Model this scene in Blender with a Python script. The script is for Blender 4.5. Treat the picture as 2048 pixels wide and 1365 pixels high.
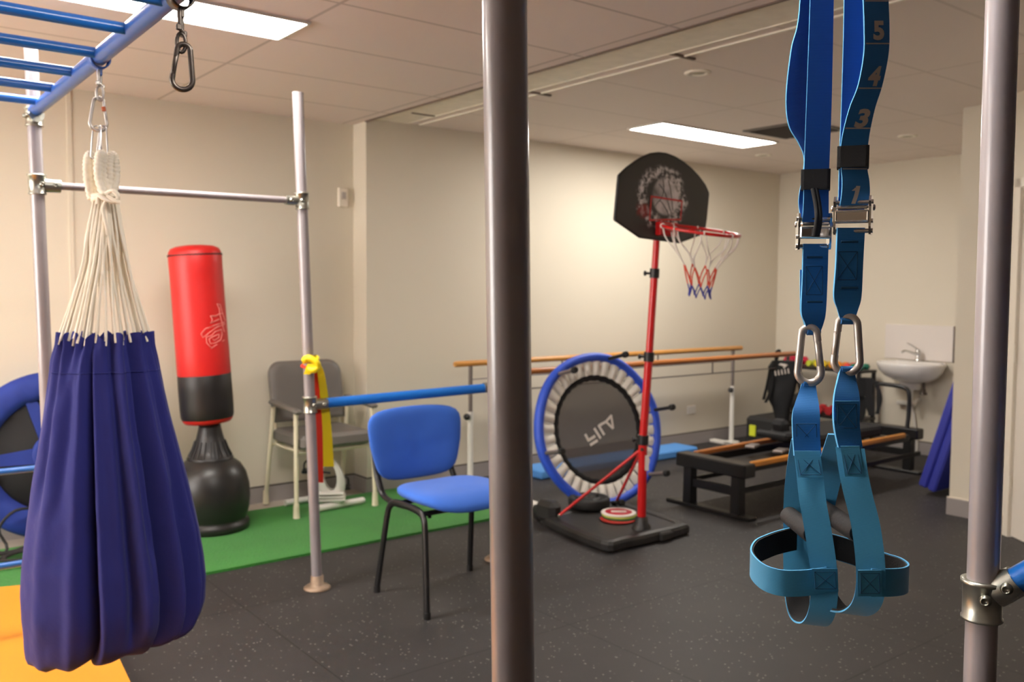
import bpy, math, random
import numpy as np
from mathutils import Vector, Matrix, noise as mnoise
random.seed(7)
scene = bpy.context.scene
for o in list(bpy.data.objects):
    bpy.data.objects.remove(o)

# ------------------------------------------------------------------ camera
EYE = Vector((0.0, 0.0, 1.4))
YAW, PITCH, ROLL = math.radians(38.0586), math.radians(3.3986), math.radians(0.3672)
FPX = 1794.49                       # focal length in pixels of the 2048 wide frame
_r = Vector((math.cos(YAW), -math.sin(YAW), 0))
_f = Vector((math.sin(YAW), math.cos(YAW), 0))
_u = Vector((0, 0, 1))
_f2 = _f * math.cos(PITCH) - _u * math.sin(PITCH)
_u2 = _u * math.cos(PITCH) + _f * math.sin(PITCH)
CR = _r * math.cos(ROLL) + _u2 * math.sin(ROLL)
CU = _u2 * math.cos(ROLL) - _r * math.sin(ROLL)
CF = _f2
cam_data = bpy.data.cameras.new('camera')
cam = bpy.data.objects.new('camera', cam_data)
scene.collection.objects.link(cam)
cam.matrix_world = Matrix(((CR.x, CU.x, -CF.x, EYE.x), (CR.y, CU.y, -CF.y, EYE.y),
                           (CR.z, CU.z, -CF.z, EYE.z), (0, 0, 0, 1)))
cam_data.sensor_width = 36.0
cam_data.lens = FPX / 2048.0 * 36.0
cam_data.clip_start = 0.02
cam_data.dof.use_dof = True
cam_data.dof.focus_distance = 1.38
cam_data.dof.aperture_fstop = 6.6
scene.camera = cam

# ------------------------------------------------------------------ world and exposure
world = bpy.data.worlds.new('world')
scene.world = world
world.use_nodes = True
world.node_tree.nodes['Background'].inputs[0].default_value = (1.0, 0.94, 0.90, 1)
world.node_tree.nodes['Background'].inputs[1].default_value = 11.5
vs = scene.view_settings
vs.view_transform = 'Standard'
vs.look = 'None'
vs.gamma = 1.0
vs.use_curve_mapping = False
vs.exposure = 0.2
LIGHT = 36.0                         # radiance of the ceiling diffusers
LIGHT_COL = (1.0, 0.945, 0.87)

# ------------------------------------------------------------------ survey helpers
def ray(x, y):
    return CF + CR * ((x - 1024) / FPX) - CU * ((y - 682.5) / FPX)
def at(x, y, d):
    """world point seen at pixel (x, y) and d metres ahead of the eye, measured level"""
    v = ray(x, y)
    return EYE + v * (d / v.dot(_f))
def onz(x, y, z=0.0):
    v = ray(x, y)
    return EYE + v * ((z - EYE.z) / v.z)
def ony(x, y, Y):
    v = ray(x, y)
    return EYE + v * (Y / v.y)
def onx(x, y, X):
    v = ray(x, y)
    return EYE + v * (X / v.x)
def onplane(x, y, P, n):
    v = ray(x, y)
    return EYE + v * ((P - EYE).dot(n) / v.dot(n))
def V(*a):
    return Vector(a)

# ------------------------------------------------------------------ materials
def lin(c):
    c = c / 255.0
    return c / 12.92 if c <= 0.04045 else ((c + 0.055) / 1.055) ** 2.4
def rgb(r, g, b):
    return (lin(r), lin(g), lin(b), 1.0)
MATS = {}
def mat(name, col, rough=0.5, metal=0.0, bump=None, vary=None, spec=0.5, sheen=0.0, coat=0.0):
    if name in MATS:
        return MATS[name]
    m = bpy.data.materials.new(name)
    m.use_nodes = True
    nt = m.node_tree
    p = nt.nodes['Principled BSDF']
    p.inputs['Base Color'].default_value = col
    p.inputs['Roughness'].default_value = rough
    p.inputs['Metallic'].default_value = metal
    p.inputs['Specular IOR Level'].default_value = spec
    if sheen:
        p.inputs['Sheen Weight'].default_value = sheen
    if coat:
        p.inputs['Coat Weight'].default_value = coat
        p.inputs['Coat Roughness'].default_value = 0.15
    tc = nt.nodes.new('ShaderNodeTexCoord')
    if vary:
        sc, amt = vary
        n = nt.nodes.new('ShaderNodeTexNoise')
        n.inputs['Scale'].default_value = sc
        n.inputs['Detail'].default_value = 5
        nt.links.new(tc.outputs['Object'], n.inputs['Vector'])
        hs = nt.nodes.new('ShaderNodeMixRGB')
        hs.blend_type = 'MULTIPLY'
        hs.inputs[0].default_value = 1
        hs.inputs[1].default_value = col
        mr = nt.nodes.new('ShaderNodeMapRange')
        mr.inputs[1].default_value = 0.3
        mr.inputs[2].default_value = 0.7
        mr.inputs[3].default_value = 1 - amt
        mr.inputs[4].default_value = 1 + amt
        nt.links.new(n.outputs['Fac'], mr.inputs[0])
        nt.links.new(mr.outputs[0], hs.inputs[2])
        nt.links.new(hs.outputs[0], p.inputs['Base Color'])
    if bump:
        sc, st = bump
        n = nt.nodes.new('ShaderNodeTexNoise')
        n.inputs['Scale'].default_value = sc
        n.inputs['Detail'].default_value = 4
        nt.links.new(tc.outputs['Object'], n.inputs['Vector'])
        b = nt.nodes.new('ShaderNodeBump')
        b.inputs['Strength'].default_value = st
        b.inputs['Distance'].default_value = 0.005
        nt.links.new(n.outputs['Fac'], b.inputs['Height'])
        nt.links.new(b.outputs[0], p.inputs['Normal'])
    MATS[name] = m
    return m
def N(m, t):
    return m.node_tree.nodes.new(t)
def LK(m, a, b):
    m.node_tree.links.new(a, b)

M_wall = mat('wall_paint', rgb(222, 213, 195), 0.65, vary=(1.2, 0.015), bump=(160, 0.03))
M_wall2 = M_wall
M_skirt = mat('skirting_vinyl', rgb(158, 151, 148), 0.55)
M_skirt_top = mat('skirting_edge', rgb(78, 70, 62), 0.6)
M_doorw = mat('door_paint', rgb(226, 217, 204), 0.4)
M_frame = mat('door_frame_paint', rgb(232, 222, 206), 0.45)
M_pipe = mat('grey_paint_pipe', rgb(150, 142, 144), 0.3, 0.0, vary=(9, 0.05), spec=0.7, coat=0.5)
M_galv = mat('galvanised_fitting', rgb(176, 176, 166), 0.32, 0.9, vary=(30, 0.15), bump=(60, 0.05))
M_rust = mat('worn_flange', rgb(150, 128, 108), 0.5, 0.5, vary=(25, 0.25))
M_bluepaint = mat('blue_gloss_pipe', rgb(30, 114, 208), 0.28, spec=0.6, coat=0.4)
M_rail_blue = mat('blue_ladder_paint', rgb(38, 92, 180), 0.36, vary=(20, 0.06), spec=0.45, coat=0.15)
M_steel = mat('brushed_steel', rgb(192, 186, 180), 0.38, 0.75, bump=(200, 0.03))
M_chrome = mat('chrome', rgb(214, 214, 214), 0.15, 1.0)
M_darksteel = mat('dark_steel', rgb(92, 84, 78), 0.38, 0.9, bump=(120, 0.04))
M_screw = mat('screw_steel', rgb(150, 150, 140), 0.3, 0.95)
M_black = mat('black_plastic', rgb(36, 34, 34), 0.42)
M_blacksoft = mat('black_fabric', rgb(22, 22, 24), 0.8, bump=(300, 0.15))
M_blackpaint = mat('black_frame_paint', rgb(24, 23, 24), 0.35)
M_rubber = mat('black_rubber', rgb(34, 33, 33), 0.7)
M_foamgrip = mat('foam_grip', rgb(32, 30, 31), 0.75, bump=(220, 0.12))
M_red = mat('red_vinyl', rgb(206, 32, 30), 0.42, vary=(4, 0.04), bump=(12, 0.08))
M_redpaint = mat('red_paint', rgb(206, 24, 26), 0.3, coat=0.3)
M_white = mat('white_plastic', rgb(226, 222, 214), 0.4)
M_cream = mat('cream_frame_paint', rgb(222, 212, 184), 0.4)
M_greyvinyl = mat('grey_vinyl', rgb(112, 107, 102), 0.5, bump=(90, 0.04))
M_bluefab = mat('blue_upholstery', rgb(52, 106, 206), 0.85, vary=(5, 0.05), bump=(260, 0.12), sheen=0.15)
M_bluefoam = mat('light_blue_foam', rgb(86, 150, 222), 0.7)
M_bluevinyl = mat('royal_blue_vinyl', rgb(48, 56, 162), 0.5)
M_trampblue = mat('trampoline_blue', rgb(48, 88, 212), 0.5, bump=(30, 0.1))
M_padblue = mat('pad_blue', rgb(30, 54, 142), 0.7, vary=(8, 0.1), bump=(14, 0.3))
M_elastic = mat('white_elastic', rgb(246, 242, 232), 0.8)
M_wood = mat('varnished_wood', rgb(206, 146, 74), 0.35, vary=(6, 0.1), coat=0.3)
M_wood2 = mat('dark_varnished_wood', rgb(182, 112, 56), 0.35, vary=(6, 0.1), coat=0.3)
M_woodo = mat('orange_wood', rgb(214, 140, 52), 0.4, vary=(8, 0.1))
M_ceramic = mat('white_ceramic', rgb(232, 228, 224), 0.15, coat=0.4)
M_splash = mat('splashback', rgb(226, 218, 212), 0.25)
M_greysteel = mat('grey_post', rgb(128, 118, 114), 0.4, 0.4)
M_yellow = mat('yellow_vinyl', rgb(232, 152, 36), 0.5, vary=(3, 0.03))
M_yband = mat('yellow_latex', rgb(250, 224, 26), 0.45)
M_rband = mat('red_latex', rgb(226, 52, 30), 0.45)
M_board = None
M_rope = mat('cotton_rope', rgb(242, 232, 214), 0.9, bump=(350, 0.25))
M_print = mat('grey_print', rgb(196, 186, 176), 0.6)
M_edge = mat('strap_selvedge', rgb(90, 172, 222), 0.7)
M_stitch = mat('dark_stitching', rgb(16, 74, 112), 0.8)

# webbing: fine ribs over blue
def webbing(name, col, col2):
    m = mat(name, col, 0.62, sheen=0.2)
    p = m.node_tree.nodes['Principled BSDF']
    tc = N(m, 'ShaderNodeTexCoord')
    w = N(m, 'ShaderNodeTexWave')
    w.bands_direction = 'Z'
    w.inputs['Scale'].default_value = 260
    w.inputs['Distortion'].default_value = 0.6
    LK(m, tc.outputs['Object'], w.inputs['Vector'])
    b = N(m, 'ShaderNodeBump')
    b.inputs['Strength'].default_value = 0.25
    b.inputs['Distance'].default_value = 0.001
    LK(m, w.outputs['Fac'], b.inputs['Height'])
    LK(m, b.outputs[0], p.inputs['Normal'])
    mx = N(m, 'ShaderNodeMixRGB')
    mx.inputs[1].default_value = col
    mx.inputs[2].default_value = col2
    LK(m, w.outputs['Fac'], mx.inputs[0])
    LK(m, mx.outputs[0], p.inputs['Base Color'])
    return m
M_web = webbing('blue_webbing', rgb(20, 108, 186), rgb(32, 124, 200))
M_web_lit = webbing('lit_blue_webbing', rgb(46, 132, 176), rgb(60, 148, 192))  # lighter copy: light caught by the lower straps is in its colour
M_web_backlit = webbing('backlit_blue_webbing', rgb(14, 92, 184), rgb(20, 104, 198))  # deeper copy: light shining through the straps is in its colour

# pouch cloth
M_cloth = mat('navy_cotton', rgb(30, 34, 114), 0.85, vary=(3, 0.06), bump=(30, 0.4), sheen=0.05)

# rubber floor with flecks and faint tile seams
def make_floor_mat():
    m = mat('flecked_rubber_floor', rgb(58, 55, 55), 0.55, spec=0.4)
    p = m.node_tree.nodes['Principled BSDF']
    tc = N(m, 'ShaderNodeTexCoord')
    n1 = N(m, 'ShaderNodeTexNoise'); n1.inputs['Scale'].default_value = 3.0; n1.inputs['Detail'].default_value = 6
    LK(m, tc.outputs['Object'], n1.inputs['Vector'])
    vo = N(m, 'ShaderNodeTexVoronoi'); vo.inputs['Scale'].default_value = 75
    LK(m, tc.outputs['Object'], vo.inputs['Vector'])
    sep = N(m, 'ShaderNodeSeparateColor')
    LK(m, vo.outputs['Color'], sep.inputs[0])
    th = N(m, 'ShaderNodeMath'); th.operation = 'GREATER_THAN'; th.inputs[1].default_value = 0.87
    LK(m, sep.outputs[0], th.inputs[0])
    ds = N(m, 'ShaderNodeMath'); ds.operation = 'LESS_THAN'; ds.inputs[1].default_value = 0.26
    LK(m, vo.outputs['Distance'], ds.inputs[0])
    fl = N(m, 'ShaderNodeMath'); fl.operation = 'MULTIPLY'
    LK(m, th.outputs[0], fl.inputs[0]); LK(m, ds.outputs[0], fl.inputs[1])
    flm = N(m, 'ShaderNodeMath'); flm.operation = 'MULTIPLY'; flm.inputs[1].default_value = 0.75
    LK(m, fl.outputs[0], flm.inputs[0])
    c1 = N(m, 'ShaderNodeMixRGB')
    c1.inputs[1].default_value = rgb(42, 40, 41); c1.inputs[2].default_value = rgb(58, 55, 55)
    LK(m, n1.outputs['Fac'], c1.inputs[0])
    c2 = N(m, 'ShaderNodeMixRGB'); c2.inputs[2].default_value = rgb(150, 145, 140)
    LK(m, flm.outputs[0], c2.inputs[0]); LK(m, c1.outputs[0], c2.inputs[1])
    # seams of the one metre tiles
    br = N(m, 'ShaderNodeTexBrick')
    br.offset = 0.0
    br.inputs['Scale'].default_value = 1.0
    br.inputs['Mortar Size'].default_value = 0.003
    br.inputs['Brick Width'].default_value = 1.0
    br.inputs['Row Height'].default_value = 1.0
    br.inputs[1].default_value = (1, 1, 1, 1); br.inputs[2].default_value = (1, 1, 1, 1)
    br.inputs[3].default_value = (0.35, 0.35, 0.35, 1)
    mp = N(m, 'ShaderNodeMapping'); mp.inputs['Location'].default_value = (0.55, 0.27, 0)
    LK(m, tc.outputs['Object'], mp.inputs[0]); LK(m, mp.outputs[0], br.inputs['Vector'])
    c3 = N(m, 'ShaderNodeMixRGB'); c3.blend_type = 'MULTIPLY'; c3.inputs[0].default_value = 1
    LK(m, c2.outputs[0], c3.inputs[1]); LK(m, br.outputs['Color'], c3.inputs[2])
    LK(m, c3.outputs[0], p.inputs['Base Color'])
    n2 = N(m, 'ShaderNodeTexNoise'); n2.inputs['Scale'].default_value = 240
    LK(m, tc.outputs['Object'], n2.inputs['Vector'])
    b = N(m, 'ShaderNodeBump'); b.inputs['Strength'].default_value = 0.35; b.inputs['Distance'].default_value = 0.003
    LK(m, n2.outputs['Fac'], b.inputs['Height']); LK(m, b.outputs[0], p.inputs['Normal'])
    return m
M_floor = make_floor_mat()
M_concrete = mat('bare_screed', rgb(176, 166, 154), 0.8, vary=(5, 0.08))

def make_grass():
    m = mat('artificial_grass', rgb(38, 112, 34), 0.85, sheen=0.1)
    p = m.node_tree.nodes['Principled BSDF']
    tc = N(m, 'ShaderNodeTexCoord')
    n1 = N(m, 'ShaderNodeTexNoise'); n1.inputs['Scale'].default_value = 110; n1.inputs['Detail'].default_value = 3
    n0 = N(m, 'ShaderNodeTexNoise'); n0.inputs['Scale'].default_value = 2.5
    LK(m, tc.outputs['Object'], n1.inputs['Vector']); LK(m, tc.outputs['Object'], n0.inputs['Vector'])
    ad = N(m, 'ShaderNodeMath'); ad.operation = 'MULTIPLY_ADD'; ad.inputs[1].default_value = 0.6
    LK(m, n0.outputs['Fac'], ad.inputs[0]); 
    h = N(m, 'ShaderNodeMath'); h.operation = 'MULTIPLY'; h.inputs[1].default_value = 0.5
    LK(m, n1.outputs['Fac'], h.inputs[0]); LK(m, h.outputs[0], ad.inputs[2])
    c = N(m, 'ShaderNodeMixRGB'); c.inputs[1].default_value = rgb(26, 92, 24); c.inputs[2].default_value = rgb(58, 148, 48)
    LK(m, ad.outputs[0], c.inputs[0]); LK(m, c.outputs[0], p.inputs['Base Color'])
    b = N(m, 'ShaderNodeBump'); b.inputs['Strength'].default_value = 0.8; b.inputs['Distance'].default_value = 0.01
    LK(m, n1.outputs['Fac'], b.inputs['Height']); LK(m, b.outputs[0], p.inputs['Normal'])
    return m
M_grass = make_grass()

def tile_mat(name, col, line, x0, y0, w, h):
    m = mat(name, col, 0.8)
    p = m.node_tree.nodes['Principled BSDF']
    tc = N(m, 'ShaderNodeTexCoord')
    mp = N(m, 'ShaderNodeMapping'); mp.inputs['Location'].default_value = (-x0, -y0, 0)
    br = N(m, 'ShaderNodeTexBrick'); br.offset = 0.0
    br.inputs['Scale'].default_value = 1.0
    br.inputs['Mortar Size'].default_value = 0.009
    br.inputs['Mortar Smooth'].default_value = 0.2
    br.inputs['Brick Width'].default_value = w
    br.inputs['Row Height'].default_value = h
    br.inputs[1].default_value = col; br.inputs[2].default_value = col; br.inputs[3].default_value = line
    LK(m, tc.outputs['Object'], mp.inputs[0]); LK(m, mp.outputs[0], br.inputs['Vector'])
    n = N(m, 'ShaderNodeTexNoise'); n.inputs['Scale'].default_value = 90; n.inputs['Detail'].default_value = 5
    LK(m, tc.outputs['Object'], n.inputs['Vector'])
    b = N(m, 'ShaderNodeBump'); b.inputs['Strength'].default_value = 0.08
    LK(m, n.outputs['Fac'], b.inputs['Height']); LK(m, b.outputs[0], p.inputs['Normal'])
    LK(m, br.outputs['Color'], p.inputs['Base Color'])
    return m
M_ceil = tile_mat('ceiling_tiles', rgb(236, 222, 215), rgb(200, 186, 178), 0.45, 3.195, 1.2, 0.6)
M_ceil2 = tile_mat('ceiling_tiles_far', rgb(234, 222, 212), rgb(218, 206, 195), 3.33, 4.17, 1.2, 0.6)
M_strip = mat('ceiling_strip_paint', rgb(246, 240, 224), 0.7, vary=(14, 0.05))
M_edge_shadow_slot = mat('ceiling_edge_shadow_and_slots', rgb(120, 104, 94), 0.7)  # for the edge's painted shadow line and the dark gap slots

def emis(name, col, strength):
    m = bpy.data.materials.new(name); m.use_nodes = True
    nt = m.node_tree; nt.nodes.clear()
    o = nt.nodes.new('ShaderNodeOutputMaterial'); e = nt.nodes.new('ShaderNodeEmission')
    e.inputs[0].default_value = (*col, 1); e.inputs[1].default_value = strength
    nt.links.new(e.outputs[0], o.inputs[0]); return m
M_lamp = emis('light_diffuser', LIGHT_COL, LIGHT)

def mesh_mat():
    m = mat('translucent_black_mesh', rgb(84, 78, 76), 0.55)
    nt = m.node_tree
    p = nt.nodes['Principled BSDF']; out = nt.nodes['Material Output']
    t = nt.nodes.new('ShaderNodeBsdfTransparent'); mx = nt.nodes.new('ShaderNodeMixShader')
    mx.inputs[0].default_value = 0.13
    nt.links.new(p.outputs[0], mx.inputs[1]); nt.links.new(t.outputs[0], mx.inputs[2])
    nt.links.new(mx.outputs[0], out.inputs[0]); return m
M_tmesh = mesh_mat()
def fill_pane_mat():
    m = bpy.data.materials.new('fill_window_glass'); m.use_nodes = True
    nt = m.node_tree; out = nt.nodes['Material Output']; nt.nodes.remove(nt.nodes['Principled BSDF'])
    t = nt.nodes.new('ShaderNodeBsdfTransparent'); g = nt.nodes.new('ShaderNodeBsdfGlossy'); mx = nt.nodes.new('ShaderNodeMixShader')
    g.inputs['Roughness'].default_value = 0.05; mx.inputs[0].default_value = 0.06
    nt.links.new(t.outputs[0], mx.inputs[1]); nt.links.new(g.outputs[0], mx.inputs[2]); nt.links.new(mx.outputs[0], out.inputs[0])
    return m
M_fill_pane = fill_pane_mat()

# ------------------------------------------------------------------ mesh builder
class MB:
    def __init__(self):
        self.v, self.f, self.s, self.m = [], [], [], []
    def add(self, vs, fs, smooth=False, mi=0):
        b = len(self.v)
        self.v += [Vector(q) for q in vs]
        for q in fs:
            self.f.append([b + i for i in q]); self.s.append(smooth); self.m.append(mi)
    def box(self, c, size, M=None, bevel=0.0, mi=0):
        """box centred on c; M an optional 3x3 of axes; bevel chamfers every edge"""
        c = Vector(c); hx, hy, hz = size[0] / 2, size[1] / 2, size[2] / 2
        b = min(bevel, hx * .9, hy * .9, hz * .9)
        def T(x, y, z):
            q = Vector((x, y, z))
            return c + (M @ q if M else q)
        if b <= 0:
            vs = [T(sx * hx, sy * hy, sz * hz) for sz in (-1, 1) for sy in (-1, 1) for sx in (-1, 1)]
            self.add(vs, [(0, 2, 3, 1), (4, 5, 7, 6), (0, 1, 5, 4), (2, 6, 7, 3), (0, 4, 6, 2), (1, 3, 7, 5)], False, mi)
            return
        idx = {}; vs = []
        for sx in (-1, 1):
            for sy in (-1, 1):
                for sz in (-1, 1):
                    for a, q in enumerate(((sx * hx, sy * (hy - b), sz * (hz - b)), (sx * (hx - b), sy * hy, sz * (hz - b)), (sx * (hx - b), sy * (hy - b), sz * hz))):
                        idx[(sx, sy, sz, a)] = len(vs); vs.append(T(*q))
        fs = []
        for s in (-1, 1):
            F = [(s, -1, -1, 0), (s, 1, -1, 0), (s, 1, 1, 0), (s, -1, 1, 0)]; fs.append([idx[k] for k in (F if s > 0 else F[::-1])])
            F = [(-1, s, -1, 1), (-1, s, 1, 1), (1, s, 1, 1), (1, s, -1, 1)]; fs.append([idx[k] for k in (F if s > 0 else F[::-1])])
            F = [(-1, -1, s, 2), (1, -1, s, 2), (1, 1, s, 2), (-1, 1, s, 2)]; fs.append([idx[k] for k in (F if s > 0 else F[::-1])])
        for s1 in (-1, 1):
            for s2 in (-1, 1):
                for A, Bq, ax in ((0, 1, 2), (1, 2, 0), (2, 0, 1)):
                    q = []
                    for e in (-1, 1):
                        k = [0, 0, 0]; k[A] = s1; k[Bq] = s2; k[ax] = e; q.append((tuple(k) + (A,), tuple(k) + (Bq,)))
                    F = [q[0][0], q[1][0], q[1][1], q[0][1]]
                    fs.append([idx[k] for k in (F if s1 * s2 < 0 else F[::-1])])
        for sx in (-1, 1):
            for sy in (-1, 1):
                for sz in (-1, 1):
                    F = [idx[(sx, sy, sz, a)] for a in (0, 1, 2)]
                    fs.append(F if sx * sy * sz > 0 else F[::-1])
        self.add(vs, fs, False, mi)
    def tube(self, pts, r, n=12, closed=False, caps=True, mi=0, flat=1.0):
        pts = [Vector(q) for q in pts]; k = len(pts)
        rs = r if isinstance(r, (list, tuple)) else [r] * k
        tans = []
        for i in range(k):
            a = pts[(i - 1) % k] if (closed or i > 0) else pts[i]
            b = pts[(i + 1) % k] if (closed or i < k - 1) else pts[i]
            tans.append((b - a).normalized())
        t0 = tans[0]
        up = Vector((0, 0, 1)) if abs(t0.z) < 0.9 else Vector((1, 0, 0))
        nrm = (up - t0 * up.dot(t0)).normalized()
        vs = []
        for i in range(k):
            t = tans[i]
            nrm = (nrm - t * nrm.dot(t)).normalized()
            bi = t.cross(nrm)
            for j in range(n):
                a = 2 * math.pi * j / n
                vs.append(pts[i] + nrm * (math.cos(a) * rs[i]) + bi * (math.sin(a) * rs[i] * flat))
        fs = []
        for i in range(k if closed else k - 1):
            i2 = (i + 1) % k
            for j in range(n):
                j2 = (j + 1) % n
                fs.append((i * n + j, i * n + j2, i2 * n + j2, i2 * n + j))
        self.add(vs, fs, True, mi)
        if caps and not closed:
            self.add(vs[:n], [tuple(range(n))[::-1]], False, mi)
            self.add(vs[-n:], [tuple(range(n))], False, mi)
    def lathe(self, prof, o=(0, 0, 0), ax=(0, 0, 1), n=32, mi=0, cap=True):
        """prof: (radius, height) pairs along ax from o"""
        o = Vector(o); ax = Vector(ax).normalized()
        up = Vector((1, 0, 0)) if abs(ax.x) < 0.9 else Vector((0, 1, 0))
        e1 = (up - ax * up.dot(ax)).normalized(); e2 = ax.cross(e1)
        vs, fs = [], []
        for r, h in prof:
            for j in range(n):
                a = 2 * math.pi * j / n
                vs.append(o + ax * h + e1 * (r * math.cos(a)) + e2 * (r * math.sin(a)))
        for i in range(len(prof) - 1):
            for j in range(n):
                j2 = (j + 1) % n
                fs.append((i * n + j, i * n + j2, (i + 1) * n + j2, (i + 1) * n + j))
        self.add(vs, fs, True, mi)
        if cap:
            if prof[0][0] > 1e-5:
                self.add(vs[:n], [tuple(range(n))[::-1]], False, mi)
            if prof[-1][0] > 1e-5:
                self.add(vs[-n:], [tuple(range(n))], False, mi)
    def prism(self, out, th, mi=0, mi_side=None, smooth_side=False):
        """out: list of 3D points of a flat outline; th: vector of thickness"""
        out = [Vector(q) for q in out]; th = Vector(th); n = len(out)
        nrm = Vector((0, 0, 0))
        for i in range(n):
            nrm += out[i].cross(out[(i + 1) % n])
        if nrm.dot(th) > 0:
            out = out[::-1]
        top = [q + th for q in out]
        self.add(out, [tuple(range(n))], False, mi)
        self.add(top, [tuple(range(n))[::-1]], False, mi)
        ms = mi if mi_side is None else mi_side
        self.add(out + top, [(i, n + i, n + (i + 1) % n, (i + 1) % n) for i in range(n)], smooth_side, ms)
    def ribbon(self, secs, th=0.002, mi=0, mi_edge=None, caps=True):
        """secs: list of (left, right) points; solid strip of thickness th"""
        k = len(secs); vs = []
        L = [Vector(a) for a, b in secs]; Rr = [Vector(b) for a, b in secs]
        prev = None
        for i in range(k):
            a = max(i - 1, 0); b = min(i + 1, k - 1)
            t = ((L[b] + Rr[b]) - (L[a] + Rr[a])).normalized()
            w = (Rr[i] - L[i]).normalized()
            n = w.cross(t)
            n = n.normalized() if n.length > 1e-6 else (prev or Vector((0, 0, 1)))
            if prev is not None and n.dot(prev) < 0:
                n = -n
            prev = n
            h = n * (th / 2)
            vs += [L[i] + h, Rr[i] + h, Rr[i] - h, L[i] - h]
        me = mi if mi_edge is None else mi_edge
        for (a, b, m_) in ((0, 1, mi), (2, 3, mi), (1, 2, me), (3, 0, me)):
            side = [vs[i * 4 + q] for i in range(k) for q in (a, b)]
            self.add(side, [(i * 2, i * 2 + 1, i * 2 + 3, i * 2 + 2) for i in range(k - 1)], True, m_)
        if caps:
            self.add(vs[:4], [(3, 2, 1, 0)], False, me); self.add(vs[-4:], [(0, 1, 2, 3)], False, me)
    def grid(self, P, smooth=True, mi=0, closed_u=False):
        """P: rows of points"""
        rows, cols = len(P), len(P[0]); vs = [q for r in P for q in r]; fs = []
        for i in range(rows - 1):
            for j in range(cols if closed_u else cols - 1):
                j2 = (j + 1) % cols
                fs.append((i * cols + j, i * cols + j2, (i + 1) * cols + j2, (i + 1) * cols + j))
        self.add(vs, fs, smooth, mi)

def obj(name, mb, m, parent=None, weld=False):
    me = bpy.data.meshes.new(name)
    M = Matrix.Identity(4)
    if parent is not None:
        w = parent.matrix_basis.copy(); q = parent.parent
        while q is not None:
            w = q.matrix_basis @ w; q = q.parent
        M = w.inverted()
    me.from_pydata([tuple(M @ q) for q in mb.v], [], mb.f)
    me.polygons.foreach_set('use_smooth', mb.s)
    me.polygons.foreach_set('material_index', mb.m)
    for mm in (m if isinstance(m, (list, tuple)) else [m]):
        me.materials.append(mm)
    me.validate(); me.update()
    o = bpy.data.objects.new(name, me)
    scene.collection.objects.link(o)
    if parent is not None:
        o.parent = parent
    return o
def thing(name, label, cat, loc=(0, 0, 0), group=None):
    o = bpy.data.objects.new(name, None)
    o.empty_display_size = 0.05
    o.location = loc
    scene.collection.objects.link(o)
    o['label'] = label; o['category'] = cat
    if group:
        o['group'] = group
    return o
def tag(o, label, cat, group=None):
    o['label'] = label; o['category'] = cat
    if group:
        o['group'] = group
    return o
def struct(name, mb, m):
    o = obj(name, mb, m); o['kind'] = 'structure'; return o
def smooth_path(pts, n=6, closed=False):
    """Catmull-Rom through points (any dimension, as Vectors or tuples)"""
    P = [Vector(q) for q in pts]; k = len(P); out = []
    for i in range(k if closed else k - 1):
        g = lambda j: P[j % k] if closed else P[min(max(j, 0), k - 1)]
        a, b, c, d = g(i - 1), g(i), g(i + 1), g(i + 2)
        for s in range(n):
            t = s / n
            out.append(0.5 * ((2 * b) + (c - a) * t + (2 * a - 5 * b + 4 * c - d) * t * t + (3 * b - a - 3 * c + d) * t ** 3))
    if not closed:
        out.append(P[-1])
    return out
def rotz(a):
    return Matrix.Rotation(a, 3, 'Z')
def axes(u, v, w):
    return Matrix(((u.x, v.x, w.x), (u.y, v.y, w.y), (u.z, v.z, w.z)))
def lateral(x, y):
    """level unit vectors at a spot: sideways, and out of the spot towards the eye's side"""
    d = ray(x, y); h = Vector((d.x, d.y, 0)).normalized()
    return Vector((h.y, -h.x, 0)), -h

# ================================================================== THE ROOM
ZC1, ZC2 = 2.492, 2.515             # undersides of the two ceilings
def sbox(name, lo, hi, m):
    b = MB(); lo = Vector(lo); hi = Vector(hi)
    b.box((lo + hi) / 2, hi - lo); return struct(name, b, m)
sbox('floor', (-2.7, -3.2, -0.1), (7.6, 5.62, 0.0), M_floor)
sbox('trim_1', (-2.6, 5.27, 0.0), (2.93, 5.5, 0.004), M_concrete)      # bare screed beside the turf
sbox('wall_back', (-2.7, 5.5, 0), (2.93, 5.62, 2.75), M_wall)
sbox('wall_side', (2.93, 5.32, 0), (7.57, 5.62, 2.75), M_wall)
sbox('wall_end', (7.45, 2.55, 0), (7.57, 5.32, 2.75), M_wall)
sbox('wall_nib', (5.585, 2.55, 0), (7.45, 2.68, 2.75), M_wall)
b = MB()
WY0, WY1, WZ0, WZ1 = 2.5, 5.2, 0.7, 2.3  # opening for an added window, out of view
for lo, hi in (((-2.7, -3.2, 0), (-2.6, WY0, 2.75)), ((-2.7, WY1, 0), (-2.6, 5.5, 2.75)), ((-2.7, WY0, 0), (-2.6, WY1, WZ0)), ((-2.7, WY0, WZ1), (-2.6, WY1, 2.75))):
    lo, hi = Vector(lo), Vector(hi); b.box((lo + hi) / 2, hi - lo)
struct('wall_left', b, M_wall)
b = MB()
for y in (WY0 + .025, (WY0 * 2 + WY1) / 3, (WY0 + WY1 * 2) / 3, WY1 - .025):
    b.box((-2.65, y, (WZ0 + WZ1) / 2), (0.06, 0.05, WZ1 - WZ0))
for z in (WZ0 + .025, WZ1 - .025):
    b.box((-2.65, (WY0 + WY1) / 2, z), (0.06, WY1 - WY0, 0.05))
fill_win = struct('fill_window_1', b, M_frame)  # added unseen window, brings soft fill light from the left
b = MB(); b.box((-2.655, (WY0 + WY1) / 2, (WZ0 + WZ1) / 2), (0.004, WY1 - WY0 - .08, WZ1 - WZ0 - .08)); obj('pane', b, M_fill_pane, fill_win)
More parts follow.
